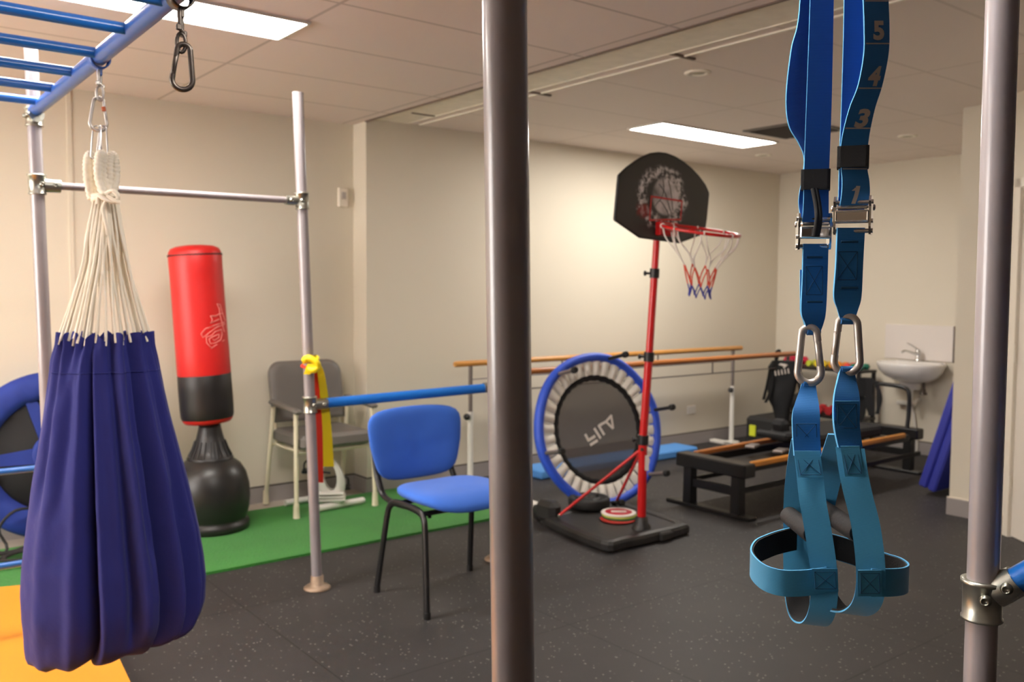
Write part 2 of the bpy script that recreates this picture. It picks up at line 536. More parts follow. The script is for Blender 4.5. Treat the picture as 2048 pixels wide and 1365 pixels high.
M_unseen_dark = mat('darkened_unseen_wall', rgb(112, 104, 98), 0.7)  # unseen walls darkened to cut light bounced onto camera-facing sides
sbox('wall_rear', (-2.6, -3.2, 0), (5.2, -3.1, 2.75), M_unseen_dark)
# angled entry wall with its door opening
EA, EB = V(5.585, 2.55, 0), V(4.05, 0.45, 0)
edir = (EB - EA).normalized(); enrm = V(-edir.y, edir.x, 0)
if enrm.dot(EYE - EA) < 0:
    enrm = -enrm
def ewall(mb, s0, s1, z0, z1, out=0.0, back=0.12):
    a = EA + edir * s0; b_ = EA + edir * s1
    mb.prism([a + enrm * out + V(0, 0, z0), b_ + enrm * out + V(0, 0, z0), b_ + enrm * out + V(0, 0, z1), a + enrm * out + V(0, 0, z1)], -enrm * (back + out))
DS0, DS1, DTOP = 0.36, 1.28, 2.03
b = MB(); ewall(b, 0, DS0, 0, 2.75); ewall(b, DS1, 2.6, 0, 2.75); ewall(b, DS0, DS1, DTOP, 2.75)
struct('wall_entry', b, M_wall)
b = MB()
ewall(b, DS0, DS0 + 0.05, 0, DTOP, 0.012); ewall(b, DS1 - 0.05, DS1, 0, DTOP, 0.012); ewall(b, DS0, DS1, DTOP - 0.05, DTOP, 0.012)
struct('trim_2', b, M_frame)
b = MB(); ewall(b, DS0 + 0.056, DS1 - 0.056, 0.008, DTOP - 0.056, -0.004, 0.045)
door = struct('door_1', b, M_doorw)
for hz in (0.30, 1.05, 1.80):
    b = MB(); c = EA + edir * (DS0 + 0.053) + enrm * 0.008
    b.tube([c + V(0, 0, hz - 0.05), c + V(0, 0, hz + 0.05)], 0.009, 10)
    obj('hinge', b, M_frame, door)
b = MB(); c = EA + edir * (DS1 - 0.13) + enrm * 0.03 + V(0, 0, 1.0)
b.tube([c - enrm * 0.035, c, c - edir * 0.11], 0.009, 10)
obj('door_handle', b, M_steel, door)
b = MB()
a = V(4.05, 0.45, 0); c_ = V(5.1, -3.1, 0)
b.prism([a, c_, c_ + V(0, 0, 2.75), a + V(0, 0, 2.75)], V(0.12, 0.03, 0))
struct('wall_right', b, M_unseen_dark)

# skirting boards with a darker top edge
def skirt(name, p, q, nrm, h=0.105):
    p = Vector(p); q = Vector(q); nrm = Vector(nrm).normalized()
    b = MB()
    b.prism([p, q, q + V(0, 0, h), p + V(0, 0, h)], nrm * 0.012)
    b.prism([p + V(0, 0, h), q + V(0, 0, h), q + V(0, 0, h + 0.008), p + V(0, 0, h + 0.008)], nrm * 0.009, 1)
    return struct(name, b, [M_skirt, M_skirt_top])
skirt('baseboard_back', (-2.6, 5.5, 0), (2.93, 5.5, 0), (0, -1, 0))
skirt('baseboard_return', (2.93, 5.5, 0), (2.93, 5.308, 0), (-1, 0, 0))
skirt('baseboard_side', (2.93, 5.32, 0), (7.45, 5.32, 0), (0, -1, 0))
skirt('baseboard_end', (7.45, 5.32, 0), (7.45, 2.68, 0), (-1, 0, 0))
b_ = skirt('baseboard_nib', (5.585, 2.692, 0), (5.585, 2.55, 0), (-1, 0, 0))
b_.data.materials[1] = M_frame
e2 = EA + edir * (DS0 - 0.01)
b_ = skirt('baseboard_entry', EA, e2, enrm)
b_.data.materials[1] = M_frame
# cover strip on the joint of the back wall
j = ony(138, 260, 5.5)
sbox('trim_3', (j.x - 0.012, 5.494, 0.12), (j.x + 0.012, 5.5, 2.49), M_wall)

# ceilings, with the painted strip where the old partition stood
sbox('ceiling_1', (-2.7, -3.2, ZC1), (2.93, 5.62, 2.75), M_ceil)
sbox('ceiling_2', (3.24, -3.2, ZC2), (7.57, 5.62, 2.75), M_ceil2)
sbox('trim_4', (2.93, -3.2, ZC2 - 0.004), (3.24, 5.32, 2.75), M_strip)
sbox('trim_5', (2.918, -3.2, ZC1 - 0.006), (2.934, 5.32, ZC1 + 0.03), M_edge_shadow_slot)  # dark strip paints in the shadow line along the ceiling edge
for i, (x0, x1, y0, y1) in enumerate([(3.236, 3.246, -3.2, 5.3), (3.326, 3.34, -3.2, 5.3)]):
    sbox('trim_%d' % (6 + i), (x0, y0, ZC2 - 0.008), (x1, y1, ZC2), M_strip)
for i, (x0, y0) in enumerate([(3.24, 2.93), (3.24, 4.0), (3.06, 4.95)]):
    sbox('trim_%d' % (8 + i), (x0, y0, ZC2 - 0.0095), (x0 + 0.17, y0 + 0.018, ZC2 - 0.0005), M_edge_shadow_slot)

# ceiling light panels
def ceiling_light(lo, hi, z, label):
    c = V((lo[0] + hi[0]) / 2, (lo[1] + hi[1]) / 2, z)
    t = thing('ceiling_light', label, 'light', c, 'troffer lights in the ceiling')
    sx, sy = hi[0] - lo[0], hi[1] - lo[1]
    b = MB()
    for s in (-1, 1):
        b.box(c + V(s * (sx / 2 + 0.006), 0, -0.006), (0.012, sy + 0.024, 0.012))
        b.box(c + V(0, s * (sy / 2 + 0.006), -0.006), (sx, 0.012, 0.012))
    obj('frame', b, M_white, t)
    b = MB(); b.box(c + V(0, 0, -0.004), (sx, sy, 0.006))
    obj('diffuser', b, M_lamp, t)
    return t
ceiling_light((0.45, 3.50), (1.655, 3.795), ZC1, 'bright white ceiling panel light above the blue ladder')
ceiling_light((4.53, 4.165), (5.78, 4.475), ZC2, 'bright white ceiling panel light above and right of the basketball backboard')
ceiling_light((0.45, 1.10), (1.655, 1.395), ZC1, 'added unseen ceiling panel light over the near end of the climbing frame')  # added out of view, lights the pouch front and backlights the straps
ceiling_light((-2.0, 3.5), (-0.8, 3.795), ZC1, 'added unseen ceiling panel light over the left end of the room')  # added out of view to brighten the room from the left

# downlights and the air vent
for (x, y), lab in (((1395, 145), 'small round ceiling downlight between the painted strip and the blue straps'),
                    ((1527, 310), 'small round ceiling downlight just below the far panel light'),
                    ((1815, 272), 'small round ceiling downlight right of the blue straps')):
    c = onz(x, y, ZC2)
    t = thing('downlight', lab, 'downlight', c, 'round downlights in the far ceiling')
    b = MB(); b.lathe([(0.068, 0.0), (0.068, -0.006), (0.05, -0.010), (0.042, -0.004), (0.042, 0.0)], c, n=28, cap=False)
    obj('trim_ring', b, M_strip, t)
    b = MB(); b.lathe([(0.041, -0.002), (0.03, -0.006), (0.0, -0.007)], c, n=24, cap=False)
    obj('lens', b, mat('downlight_lens', rgb(150, 138, 100), 0.3), t)
t = thing('air_vent', 'dark slatted square air vent in the ceiling behind the left blue strap', 'vent', (5.45, 3.78, ZC2))
M_vent = mat('vent_dark', rgb(70, 62, 58), 0.6)
b = MB()
for s in (-1, 1):
    b.box((5.45 + s * 0.235, 3.78, ZC2 - 0.005), (0.03, 0.50, 0.01)); b.box((5.45, 3.78 + s * 0.235, ZC2 - 0.005), (0.44, 0.03, 0.01))
obj('frame', b, M_greyvinyl, t)
b = MB()
for i in range(9):
    b.box((5.45, 3.58 + i * 0.05, ZC2 - 0.006), (0.44, 0.03, 0.004), axes(V(1, 0, 0), V(0, .8, -.6), V(0, .6, .8)))
obj('slats', b, M_vent, t)

# artificial grass and the yellow mat
b = MB(); b.box((0.4, 4.77, 0.007), (6.02, 1.0, 0.014))
b.v = [V(q.x, q.y + (0.04 if (q.x > 3 and q.y > 5) else 0), q.z) for q in b.v]
tag(obj('turf_strip', b, M_grass), 'long strip of green artificial grass along the back wall', 'artificial grass')
b = MB()
A_, B_, C_, D_ = V(0.624, 4.455, 0), V(0.752, 4.42, 0), V(0.858, 3.56, 0), V(0.80, 2.9, 0)
q = [V(0.775, 4.40, 0), V(0.835, 3.87, 0), V(0.64, 3.87, 0), V(0.64, 3.665, 0), V(0.850, 3.64, 0), V(0.857, 3.55, 0), V(0.815, 3.12, 0), V(0.70, 1.9, 0), V(-1.2, 2.1, 0), V(-1.05, 4.92, 0), V(0.62, 4.45, 0)]
for p_ in q:
    p_.z = 0.001 + min(1.0, (p_.y - 1.9) / 2.37) * 0.0155          # its far end lies on the turf
b.prism(q, V(0, 0, 0.05))
tag(obj('exercise_mat', b, M_yellow), 'yellow vinyl floor mat under the hanging navy pouch', 'mat')

# ================================================================== CLIMBING FRAME
frame = thing('climbing_frame', 'grey tube climbing frame with blue monkey bar ladder and metal tee clamps', 'climbing frame', (0.606, 0.776, 0))
def post_pts(top, bot, D, z0, z1):
    """axis of a post from two sightings at level distance D, cut at heights z0 and z1"""
    a = at(top[0], top[1], D); c = at(bot[0], bot[1], D)
    d = (c - a) / (c.z - a.z)
    return a + d * (z0 - a.z), a + d * (z1 - a.z)
RP = 0.0243
P_c = post_pts((1009, 0), (1026.5, 1365), 0.985, 0.0, 2.12)
P_r = post_pts((2005, 0), (1959, 1365), 1.44, 0.0, 2.12)
P_l = (V(0.72, 3.77, 0.0), V(0.676, 3.77, 2.30))
a, c = ony(595.5, 188, 3.77), ony(620, 811, 3.77)
d = (a - c) / (a.z - c.z)
P_2 = (c + d * (0 - c.z), c + d * (2.255 - c.z))
P_h = (V(2.745, 3.625, 0), V(2.745, 3.625, 1.0))
for nm, P in (('c', P_c), ('r', P_r), ('l', P_l), ('2', P_2), ('h', P_h)):
    b = MB(); b.tube([P[0] + V(0, 0, 0.01), P[1]], RP, 28)
    if nm in '2':
        b.tube([P[1] - V(0, 0, 0.004), P[1] + V(0, 0, 0.004)], RP * 1.03, 28)
    obj('post', b, M_pipe, frame)
    b = MB(); b.lathe([(0.062, 0.0), (0.062, 0.006), (0.048, 0.016), (0.031, 0.022), (0.029, 0.06), (RP, 0.062)], (P[0].x, P[0].y, 0.002), n=28)
    obj('base_flange', b, M_rust, frame)
def on(P, z):
    return P[0] + (P[1] - P[0]) * ((z - P[0].z) / (P[1].z - P[0].z))
def tee(P, z, d, m=M_galv, h=0.075, screws=True, arm=0.055, ra=0.022):
    """sleeve round a post with a socket along d"""
    c = on(P, z); ax = (P[1] - P[0]).normalized(); d = Vector(d).normalized()
    b = MB()
    b.lathe([(RP, -h / 2), (RP + 0.0075, -h / 2), (RP + 0.0075, -h / 2 + 0.004), (RP + 0.0055, -h / 2 + 0.006), (RP + 0.0055, h / 2 - 0.008), (RP + 0.009, h / 2 - 0.006), (RP + 0.009, h / 2), (RP, h / 2)], c, ax, 32, cap=False)
    b.tube([c + d * (RP - 0.002), c + d * (RP + arm * 0.35), c + d * (RP + arm)], [ra + 0.004, ra + 0.0045, ra + 0.0035], 22)
    cl = obj('clamp', b, m, frame)
    if screws:
        for f_ in (0.62, None):
            side = ax.cross(d).normalized()
            if side.dot(EYE - c) < 0:
                side = -side
            o_ = (c + d * (RP + arm * f_) + side * (ra + 0.002)) if f_ else (c + side * (RP + 0.004) + d * 0.012)
            s = MB(); s.lathe([(0.0095, 0), (0.0095, 0.004), (0.007, 0.005), (0.007, 0.011), (0.0045, 0.011), (0.0045, 0.006), (0, 0.006)], o_, side, 14, cap=False)
            obj('set_screw', s, M_screw, cl)
    return c
# pull-up bar between the two far posts
cl_ = tee(P_l, 1.775, (1, 0, 0)); c2_ = tee(P_2, 1.782, (-1, 0, 0), ra=0.017)
b = MB(); b.tube([cl_ + V(0.03, 0, 0), c2_ - V(0.03, 0, 0)], 0.0145, 20)
obj('pull_up_bar', b, M_pipe, frame)
# blue bar to the post hidden behind the nearest one
c2_ = tee(P_2, 0.862, P_h[0] - P_2[0]); ch_ = tee(P_h, 0.895, P_2[0] - P_h[0])
dd = (ch_ - c2_).normalized()
b = MB(); b.tube([c2_ + dd * 0.07, ch_ - dd * 0.07], 0.0235, 22)
obj('blue_bar', b, M_bluepaint, frame)
# thin blue bars low on the left
for z in (0.703, 0.347):
    c = on(P_l, z)
    b = MB(); b.tube([c, V(-1.1, 3.77, z + 0.003)], 0.0125, 16)
    obj('blue_bar', b, M_bluepaint, frame)
# blue bar off the right hand post
rc_ = on(P_r, at(1963, 1199, 1.44).z)
e_ = at(2062, 1146, 1.40)
rd = (e_ - rc_).normalized()
tee(P_r, rc_.z, rd, ra=0.021, h=0.066, arm=0.04)
b = MB(); b.tube([rc_ + rd * 0.055, rc_ + rd * 1.1], 0.021, 24)
obj('blue_bar', b, M_bluepaint, frame)

# monkey bar ladder
ZL = 2.045
RX = 0.683
b = MB(); b.tube([V(RX - 0.002, 3.81, ZL), V(RX - 0.012, 0.72, ZL + 0.03)], 0.0235, 24)
ladder = obj('ladder_rail', b, M_rail_blue, frame)
b = MB(); b.tube([V(RX - 0.62, 3.81, ZL), V(RX - 0.63, 0.72, ZL + 0.03)], 0.0235, 24)
obj('ladder_rail', b, M_rail_blue, frame)
for y in (2.16, 2.46, 2.765, 3.055, 3.345, 3.62, 1.85, 1.55):
    b = MB(); b.tube([V(RX - 0.62, y, ZL + 0.012), V(RX - 0.005, y, ZL + 0.012)], 0.0150, 18)
    obj('rung', b, M_bluepaint, frame)
tee(P_l, ZL - 0.02, (0, -1, 0), h=0.07, arm=0.03)
# end caps of the ladder rails and the head rail that carries the straps
top_a, top_b = on(P_c, 2.09), on(P_r, 2.09)
b = MB(); b.tube([top_a, top_b], 0.0235, 22); obj('head_rail', b, M_pipe, frame)
tee(P_c, 2.09, top_b - top_a); tee(P_r, 2.09, top_a - top_b)

# shackles under the ladder rail
def shackle(c, s=1.0):
    """bow shackle with its pin, hanging at c"""
    b = MB()
    pts = [c + V(0.013 * s * math.cos(a) * .45, 0.013 * s * math.cos(a) * .9, 0.012 * s + 0.016 * s * math.sin(a)) for a in np.linspace(0, math.pi, 12)]
    pts = [c + V(0.0058 * s, .0117 * s, -0.016 * s)] + pts + [c + V(-0.0058 * s, -.0117 * s, -0.016 * s)]
    b.tube(pts, 0.0042 * s, 10)
    b.tube([c + V(-0.010 * s, -.020 * s, -0.014 * s), c + V(0.012 * s, .024 * s, -0.014 * s)], 0.0042 * s, 10)
    b.box(c + V(0.013 * s, .026 * s, -0.014 * s), (0.012 * s, 0.012 * s, 0.012 * s), bevel=0.002)
    b.box(c + V(-0.010 * s, -.019 * s, -0.014 * s), (0.011 * s, 0.009 * s, 0.012 * s), bevel=0.002)
    return b
yk, yc = 2.802, 2.085
for y, m, s in ((yk, M_steel, 1.0), (yc, M_darksteel, 1.15)):
    c = V(RX - 0.004, y, ZL + 0.004 - 0.0235)
    b = MB(); b.lathe([(RP, -0.018), (RP + 0.004, -0.018), (RP + 0.004, 0.018), (RP, 0.018)], c + V(0, 0, 0.0235), (0, 1, 0), 24, cap=False)
    b.box(c + V(0, 0, -0.012), (0.012, 0.022, 0.026), bevel=0.003)
    obj('hanger_strap', b, M_rail_blue if y == yk else m, frame)
    b = shackle(c + V(0, 0, -0.034), s)
    obj('shackle', b, m, frame)
    b = MB()
    b.tube([c + V(0.0 + 0.009 * math.cos(a), -0.003 * math.cos(a), -0.073 * s ** .5 + 0.021 * math.sin(a)) for a in np.linspace(0, 2 * math.pi, 22)[:-1]], 0.0038 * s, 10, closed=True)
    obj('link', b, m, frame)

# carabiners: pear shaped bodies with a gate
def carabiner(name_label, c, w_top, w_bot, h, r, m, u, tilt=0.0, gate_side=1, group=None):
    """c is the middle, u the level sideways direction; narrow end up"""
    up = V(0, 0, 1); u2 = (u * math.cos(tilt) + up * math.sin(tilt)); up2 = (up * math.cos(tilt) - u * math.sin(tilt))
    rt, rb = w_top / 2 - r, w_bot / 2 - r
    zt, zb = h / 2 - r - rt, -(h / 2 - r - rb)
    pts = []
    for a in np.linspace(0, math.pi, 13):
        pts.append((rt * math.cos(a), zt + rt * math.sin(a)))
    for a in np.linspace(math.pi, 2 * math.pi, 15):
        pts.append((rb * math.cos(a), zb + rb * math.sin(a)))
    P = [c + u2 * (x * gate_side) + up2 * z for x, z in pts]
    t = thing('carabiner', name_label, 'carabiner', c, group)
    # body: from below the top on the gate side, over the top, round to the foot of the gate
    q0, q1 = P[-1], P[0]
    body = [q0 + (q1 - q0) * f_ for f_ in (0.82, 0.9)] + P + [q0 + (q1 - q0) * f_ for f_ in (0.08, 0.16)]
    b = MB(); b.tube(body, r, 14); obj('body', b, m, t)
    b = MB(); b.tube([q0 + (q1 - q0) * f_ for f_ in (0.15, 0.17, 0.5, 0.8, 0.83)], [r * .8, r * .92, r * .92, r * .92, r * .7], 14)
    n = u2.cross(up2)
    for f_ in (0.2, 0.78):
        q = q0 + (q1 - q0) * f_
        b.tube([q - n * r * 1.08, q + n * r * 1.08], r * .34, 8)
    obj('gate', b, m, t)
    return t
u0 = V(1, 0, 0)
kd = at(200, 160, 2.57)
_u1, _w1 = lateral(363, 130)
dn = (V(RX - 0.004, yc, 1.97) - EYE).dot(_f)
carabiner('large dark steel carabiner hanging empty from the blue ladder', at(366, 134, dn), 0.040, 0.056, 0.114, 0.0062, M_darksteel, _u1, -0.06, -1)
dk = (V(RX - 0.004, yk, 1.95) - EYE).dot(_f)
_u1, _w1 = lateral(200, 230)
carabiner('slim silver carabiner between ladder shackle and pouch ropes', at(197, 229, dk), 0.038, 0.054, 0.104, 0.0048, M_steel, _u1, -0.03, 1)
b = MB(); b.tube([at(206.6, 214, dk), at(208.2, 222, dk)], 0.0058, 12)
obj('lock_ring', b, mat('orange_ring', rgb(196, 92, 44), 0.5), bpy.data.objects['carabiner.001'])

# ================================================================== THE HANGING POUCH
DP = dk                                         # level distance of the pouch axis
pu, pw = lateral(235, 800)                      # sideways, towards the eye
pc_top = at(208, 300, DP)
pouch = thing('pod_swing', 'navy cotton pod swing hanging by white cords from the blue ladder', 'swing', at(235, 1300, DP))
OUT = [  # y, left, right of the outline in the photograph's pixels
 (672, 128, 296), (690, 124, 299), (705, 118, 303), (720, 114, 307), (745, 111, 312), (815, 101, 328), (906, 89, 351), (1001, 77, 374),
 (1065, 69, 389), (1120, 65, 398), (1171, 64, 404), (1215, 66, 402), (1243, 69, 394), (1264, 70, 386), (1280, 71, 375), (1292, 75, 358), (1298, 86, 330), (1300, 130, 270)]
def outline(y):
    for i in range(len(OUT) - 1):
        if OUT[i][0] <= y <= OUT[i + 1][0]:
            t = (y - OUT[i][0]) / (OUT[i + 1][0] - OUT[i][0])
            return [OUT[i][k] + (OUT[i + 1][k] - OUT[i][k]) * t for k in (1, 2)]
    return OUT[-1][1:]
# folds: angle (0 = sideways right, -90 degrees = facing the eye), width, depth, height range where they live
FOLDS = [(-106, 4, -0.060, 0.04, 1.02), (-99, 4, 0.020, 0.0, 1.0), (-114, 6, 0.014, .1, 1), (-81, 3.5, -0.040, 0.0, 0.92), (-74, 5, 0.020, 0.0, 0.95), (-66, 4, -.022, 0, .7),
         (-57, 3.5, -0.060, 0.0, 1.05), (-50, 5, 0.022, 0.0, 1.0), (-42, 5, -0.050, 0.55, 1.05), (-33, 4, -0.024, 0.0, 0.9), (-26, 5, .016, 0, 1), (-20, 4, -.03, .3, 1),
         (-128, 5, -0.012, .0, .5), (-140, 8, 0.010, .2, .9), (-152, 6, -.016, 0, .5), (60, 10, -.03, 0, 1), (100, 10, -.03, 0, 1), (140, 10, -.03, 0, 1), (20, 8, -.02, 0, 1)]
NA = 360
rows = []
ys = list(np.linspace(672, 1298, 74)) + [1299.2, 1300]
z_ref = [at(235, y, DP).z for y in ys]
def pouch_pt(y, k, shrink=1.0, extra=0.0):
    l, r = outline(y)
    cen = at((l + r) / 2, y, DP); hw = (at(r, y, DP) - at(l, y, DP)).length / 2
    v = (y - 672) / 628.0
    th = 2 * math.pi * k / NA; deg = math.degrees(th)
    if deg > 180: deg -= 360
    dep = hw * (0.55 + 0.25 * min(1, v * 1.2))
    amt = 0.0
    for fa, fw, fd, v0, v1 in FOLDS:
        dd_ = (deg - fa - 6 * (v - .5) * math.sin(fa) + 180) % 360 - 180
        g = math.exp(-(dd_ / fw) ** 2)
        lo = max(0.0, min(1.0, (v - v0 + 0.08) / 0.12)); hi = max(0.0, min(1.0, (v1 - v + 0.05) / 0.12))
        amt += fd * g * lo * hi * (0.55 + 0.75 * math.sin(min(v, 1) * 2.4))
    # gathers at the drawn top
    top = math.exp(-v / 0.075)
    amt += top * 0.020 * math.sin(th * 19 + 1.2 * math.sin(3 * th)) 
    amt += 0.006 * math.sin(th * 9 + 5 * v) * math.exp(-v / 0.35)
    p = Vector((math.cos(th) * 2.2, math.sin(th) * 2.2, v * 5.5))
    amt += 0.007 * mnoise.noise(p) + 0.003 * mnoise.noise(p * 2.7)
    sc = (1 + amt / max(hw, .05) * 1.0) * shrink
    e = abs(math.cos(th)) ** 6                     # keep the silhouette
    sx = sc * (1 - e) + e * (1 + (sc - 1) * 0.35) * (1 if shrink == 1 else shrink)
    zoff = 0.0
    if v > 0.9:
        zoff = (v - 0.9) * 10 * 0.021 * (math.cos(th) + 0.55) -(v - 0.9) * 0.04 * math.sin(th * 2.2 + .6) + 0.006 * math.sin(th * 13) * (v - .9) * 10
    if v < 0.03:
        zoff = (0.03 - v) * 0.42 * math.sin(th * 17 + 2 * math.sin(2 * th))
    return cen + pu * (math.cos(th) * hw * sx) - pw * (math.sin(th) * dep * sc) + V(0, 0, zoff)
for y in ys:
    rows.append([pouch_pt(y, k) for k in range(NA)])
b = MB(); b.grid(rows, True, 0, True)
# turned-in mouth
inn = [[pouch_pt(y, k, 0.965) for k in range(NA)] for y in (672, 700, 740)]
b.grid([rows[0]] + inn, True, 0, True)
b.v = b.v
nb = len(b.v); last = rows[-1]; cen = sum(last, Vector()) / NA
b.add(last + [cen + V(0, 0, 0.01)], [(k, (k + 1) % NA, NA) for k in range(NA)], True)
pb = obj('pouch', b, M_cloth, pouch)
# hem seam of the drawstring channel and the two long side seams
def seam(b_, y0f, ks, r=0.0018):
    b_.tube([pouch_pt(y0f(k), k) for k in ks], r, 6)
b = MB()
seam(b, lambda k: 742, range(int(NA * .5), int(NA * 1.0) + 1, 1))
obj('hem_seam', b, M_cloth, pouch)

# cords from the mouth up to the tied neck
neck = at(212, 398, DP)
knot_z = neck.z
ncord = 30
for i in range(ncord):
    th = 2 * math.pi * (i + .5) / ncord
    k = int(NA * (i + .5) / ncord) % NA
    e = pouch_pt(684, k, 0.972) + V(0, 0, 0.0)
    a = neck + pu * (0.022 * math.cos(th) + 0.008 * math.sin(7 * i)) + pw * (0.017 * math.sin(th + math.pi))
    rnd = random.Random(i)
    m1 = a.lerp(e, 0.33) + pu * rnd.uniform(-.010, .006) + pw * rnd.uniform(-.006, .006) - (e - a).cross(pw).normalized() * 0.0 + V(0, 0, -0.006)
    mid = a.lerp(e, 0.45); inward = (neck.lerp(at(212, 688, DP), 0.45) - mid) * 0.16
    m2 = mid + inward + pu * rnd.uniform(-.006, .006)
    path = smooth_path([a + V(0, 0, .01), m1 * .35 + (a.lerp(e, .22) + inward * .6) * .65, m2, a.lerp(e, .74) + inward * .7, e - V(0, 0, 0.004)], 7)
    b = MB(); b.tube(path, [0.0038 + 0.0006 * (q % 2) for q in range(len(path))], 8)
    obj('cord', b, M_rope, pouch)
# slack cord that sags out on the left
b = MB(); b.tube(smooth_path([neck + V(-.01, 0, -.01), at(190, 480, DP + .03), at(170, 520, DP + .02), at(167, 552, DP + .02), at(176, 500, DP + .04), neck + V(0, 0, -.03)], 8), 0.0038, 8)
obj('cord', b, M_rope, pouch)
# three whipped loops of rope above the tie
for (x0, x1, y0, y1, dd, wv) in ((177, 186, 306, 398, 0.02, 1.0), (199, 213, 304, 396, -0.022, 1.0), (221, 219, 306, 392, 0.0, 0.9)):
    pth = smooth_path([at(x1 - 2, y1, DP + dd), at(x0 - 1, (y0 + y1) / 2 + 8, DP + dd), at(x0 - 2, y0 + 18, DP + dd), at(x0 + 3, y0 + 4, DP + dd + .006), at(x0 + 9, y0 + 12, DP + dd + .014), at(x0 + 11, (y0 + y1) / 2, DP + dd + .02), at(x1 + 8, y1, DP + dd + .015)], 12)
    b = MB(); b.tube(pth, [(0.0134, 0.0130, 0.0104)[q % 3] * wv for q in range(len(pth))], 14)
    obj('rope_loop', b, M_rope, pouch)
# tie round the neck with loose tails
b = MB()
for s in range(3):
    b.tube([neck + pu * (0.034 * math.cos(a) - 0.002) + pw * (0.030 * math.sin(a)) + V(0, 0, -0.006 + s * 0.009 + 0.004 * math.sin(a + s)) for a in np.linspace(0, 2 * math.pi, 30)[:-1]], 0.0048, 8, closed=True)
b.tube(smooth_path([at(212, 388, DP - .04), at(226, 382, DP - .045), at(236, 394, DP - .04), at(228, 404, DP - .04), at(208, 398, DP - .045), at(198, 392, DP - .04), at(196, 408, DP - .035)], 7), 0.006, 8)
b.tube(smooth_path([at(214, 396, DP - .045), at(206, 418, DP - .04), at(212, 450, DP - .036), at(216, 470, DP - .03)], 7), 0.0045, 8)
b.tube(smooth_path([at(214, 392, DP - .045), at(230, 402, DP - .045), at(240, 406, DP - .04)], 6), 0.005, 8)
obj('tie', b, M_rope, pouch)
# spring hooks between rope loops and carabiner
for (x, dd, yb, tl) in ((187, .014, 318, -2), (200, -.012, 318, 0), (211, .006, 326, 3)):
    top = at(200 + (x - 200) * .55, 252, DP + dd * .3); bot = at(x, yb, DP + dd)
    ax = (top - bot); h = ax.length; ax.normalize(); sd = pu if x != 200 else (pu * .3 + pw * .95)
    pts = []
    for a in np.linspace(0, math.pi, 9):
        pts.append(top + sd * (0.0085 * math.cos(a)) + ax * (0.0085 * math.sin(a) - 0.0085))
    for a in np.linspace(math.pi, 2 * math.pi, 9):
        pts.append(bot + sd * (0.0075 * math.cos(a)) + ax * (0.0075 * math.sin(a) + 0.0075))
    b = MB(); b.tube(pts, 0.0023, 8, closed=True); obj('spring_hook', b, M_chrome, pouch)

# ================================================================== THE TWO SUSPENSION STRAPS
def rsecs(rows_, n=6):
    """rows: (y, xl, xr, dl, dr) -> smoothed ribbon sections"""
    S = smooth_path([(a[0], a[1], a[2]) for a in rows_], n)
    Dd = smooth_path([(a[3], a[4], 0) for a in rows_], n)
    return [(at(s.y, s.x, d.x), at(s.z, s.x, d.y)) for s, d in zip(S, Dd)]
def lerp_sec(secs, t):
    f_ = t * (len(secs) - 1); i = min(int(f_), len(secs) - 2); u = f_ - i
    return secs[i][0].lerp(secs[i + 1][0], u), secs[i][1].lerp(secs[i + 1][1], u)
def frame_on(x, y, d):
    u, w = lateral(x, y); return at(x, y, d), u, w
def quadline(b, a, c, off, th=0.0012):
    """a raised stitched line from a to c, lifted by off"""
    b.tube([a + off, c + off], th, 6)
def stitch_box(b, x0, x1, y0, y1, d, sk=0.0, cross=True, lift=0.0022, r=0.0007, d2=None):
    d2 = d if d2 is None else d2
    u, w = lateral((x0 + x1) / 2, (y0 + y1) / 2); o = w * lift
    A, B, C_, D_ = at(x0, y0, d), at(x1, y0, d), at(x1 + sk, y1, d2), at(x0 + sk, y1, d2)
    for p, q in ((A, B), (B, C_), (C_, D_), (D_, A)) + (((A, C_), (B, D_)) if cross else ()):
        b.tube([p + o, q + o], r, 6)
def keeper(parent, x0, x1, y0, y1, d, depth=0.02):
    u, w = lateral((x0 + x1) / 2, (y0 + y1) / 2)
    a, c = at(x0, (y0 + y1) / 2, d), at(x1, (y0 + y1) / 2, d); h = (at(x0, y0, d) - at(x0, y1, d)).length
    wd = (c - a).length
    b = MB(); pts = []
    for s in range(28):
        t = 2 * math.pi * s / 28
        pts.append(((a + c) / 2 + u * (wd / 2 * max(-1, min(1, 1.25 * math.cos(t)))) + w * (depth / 2 * max(-1, min(1, 1.5 * math.sin(t)))) + w * depth * .04))
    rows_ = [[p + V(0, 0, z) for p in pts] for z in (-h / 2, -h / 2 + .001, h / 2 - .001, h / 2)]
    b.grid(rows_, False, 0, True)
    b.add(rows_[0], [tuple(range(28))], False); b.add(rows_[-1], [tuple(range(28))], False)
    return obj('strap_keeper', b, M_blacksoft, parent)
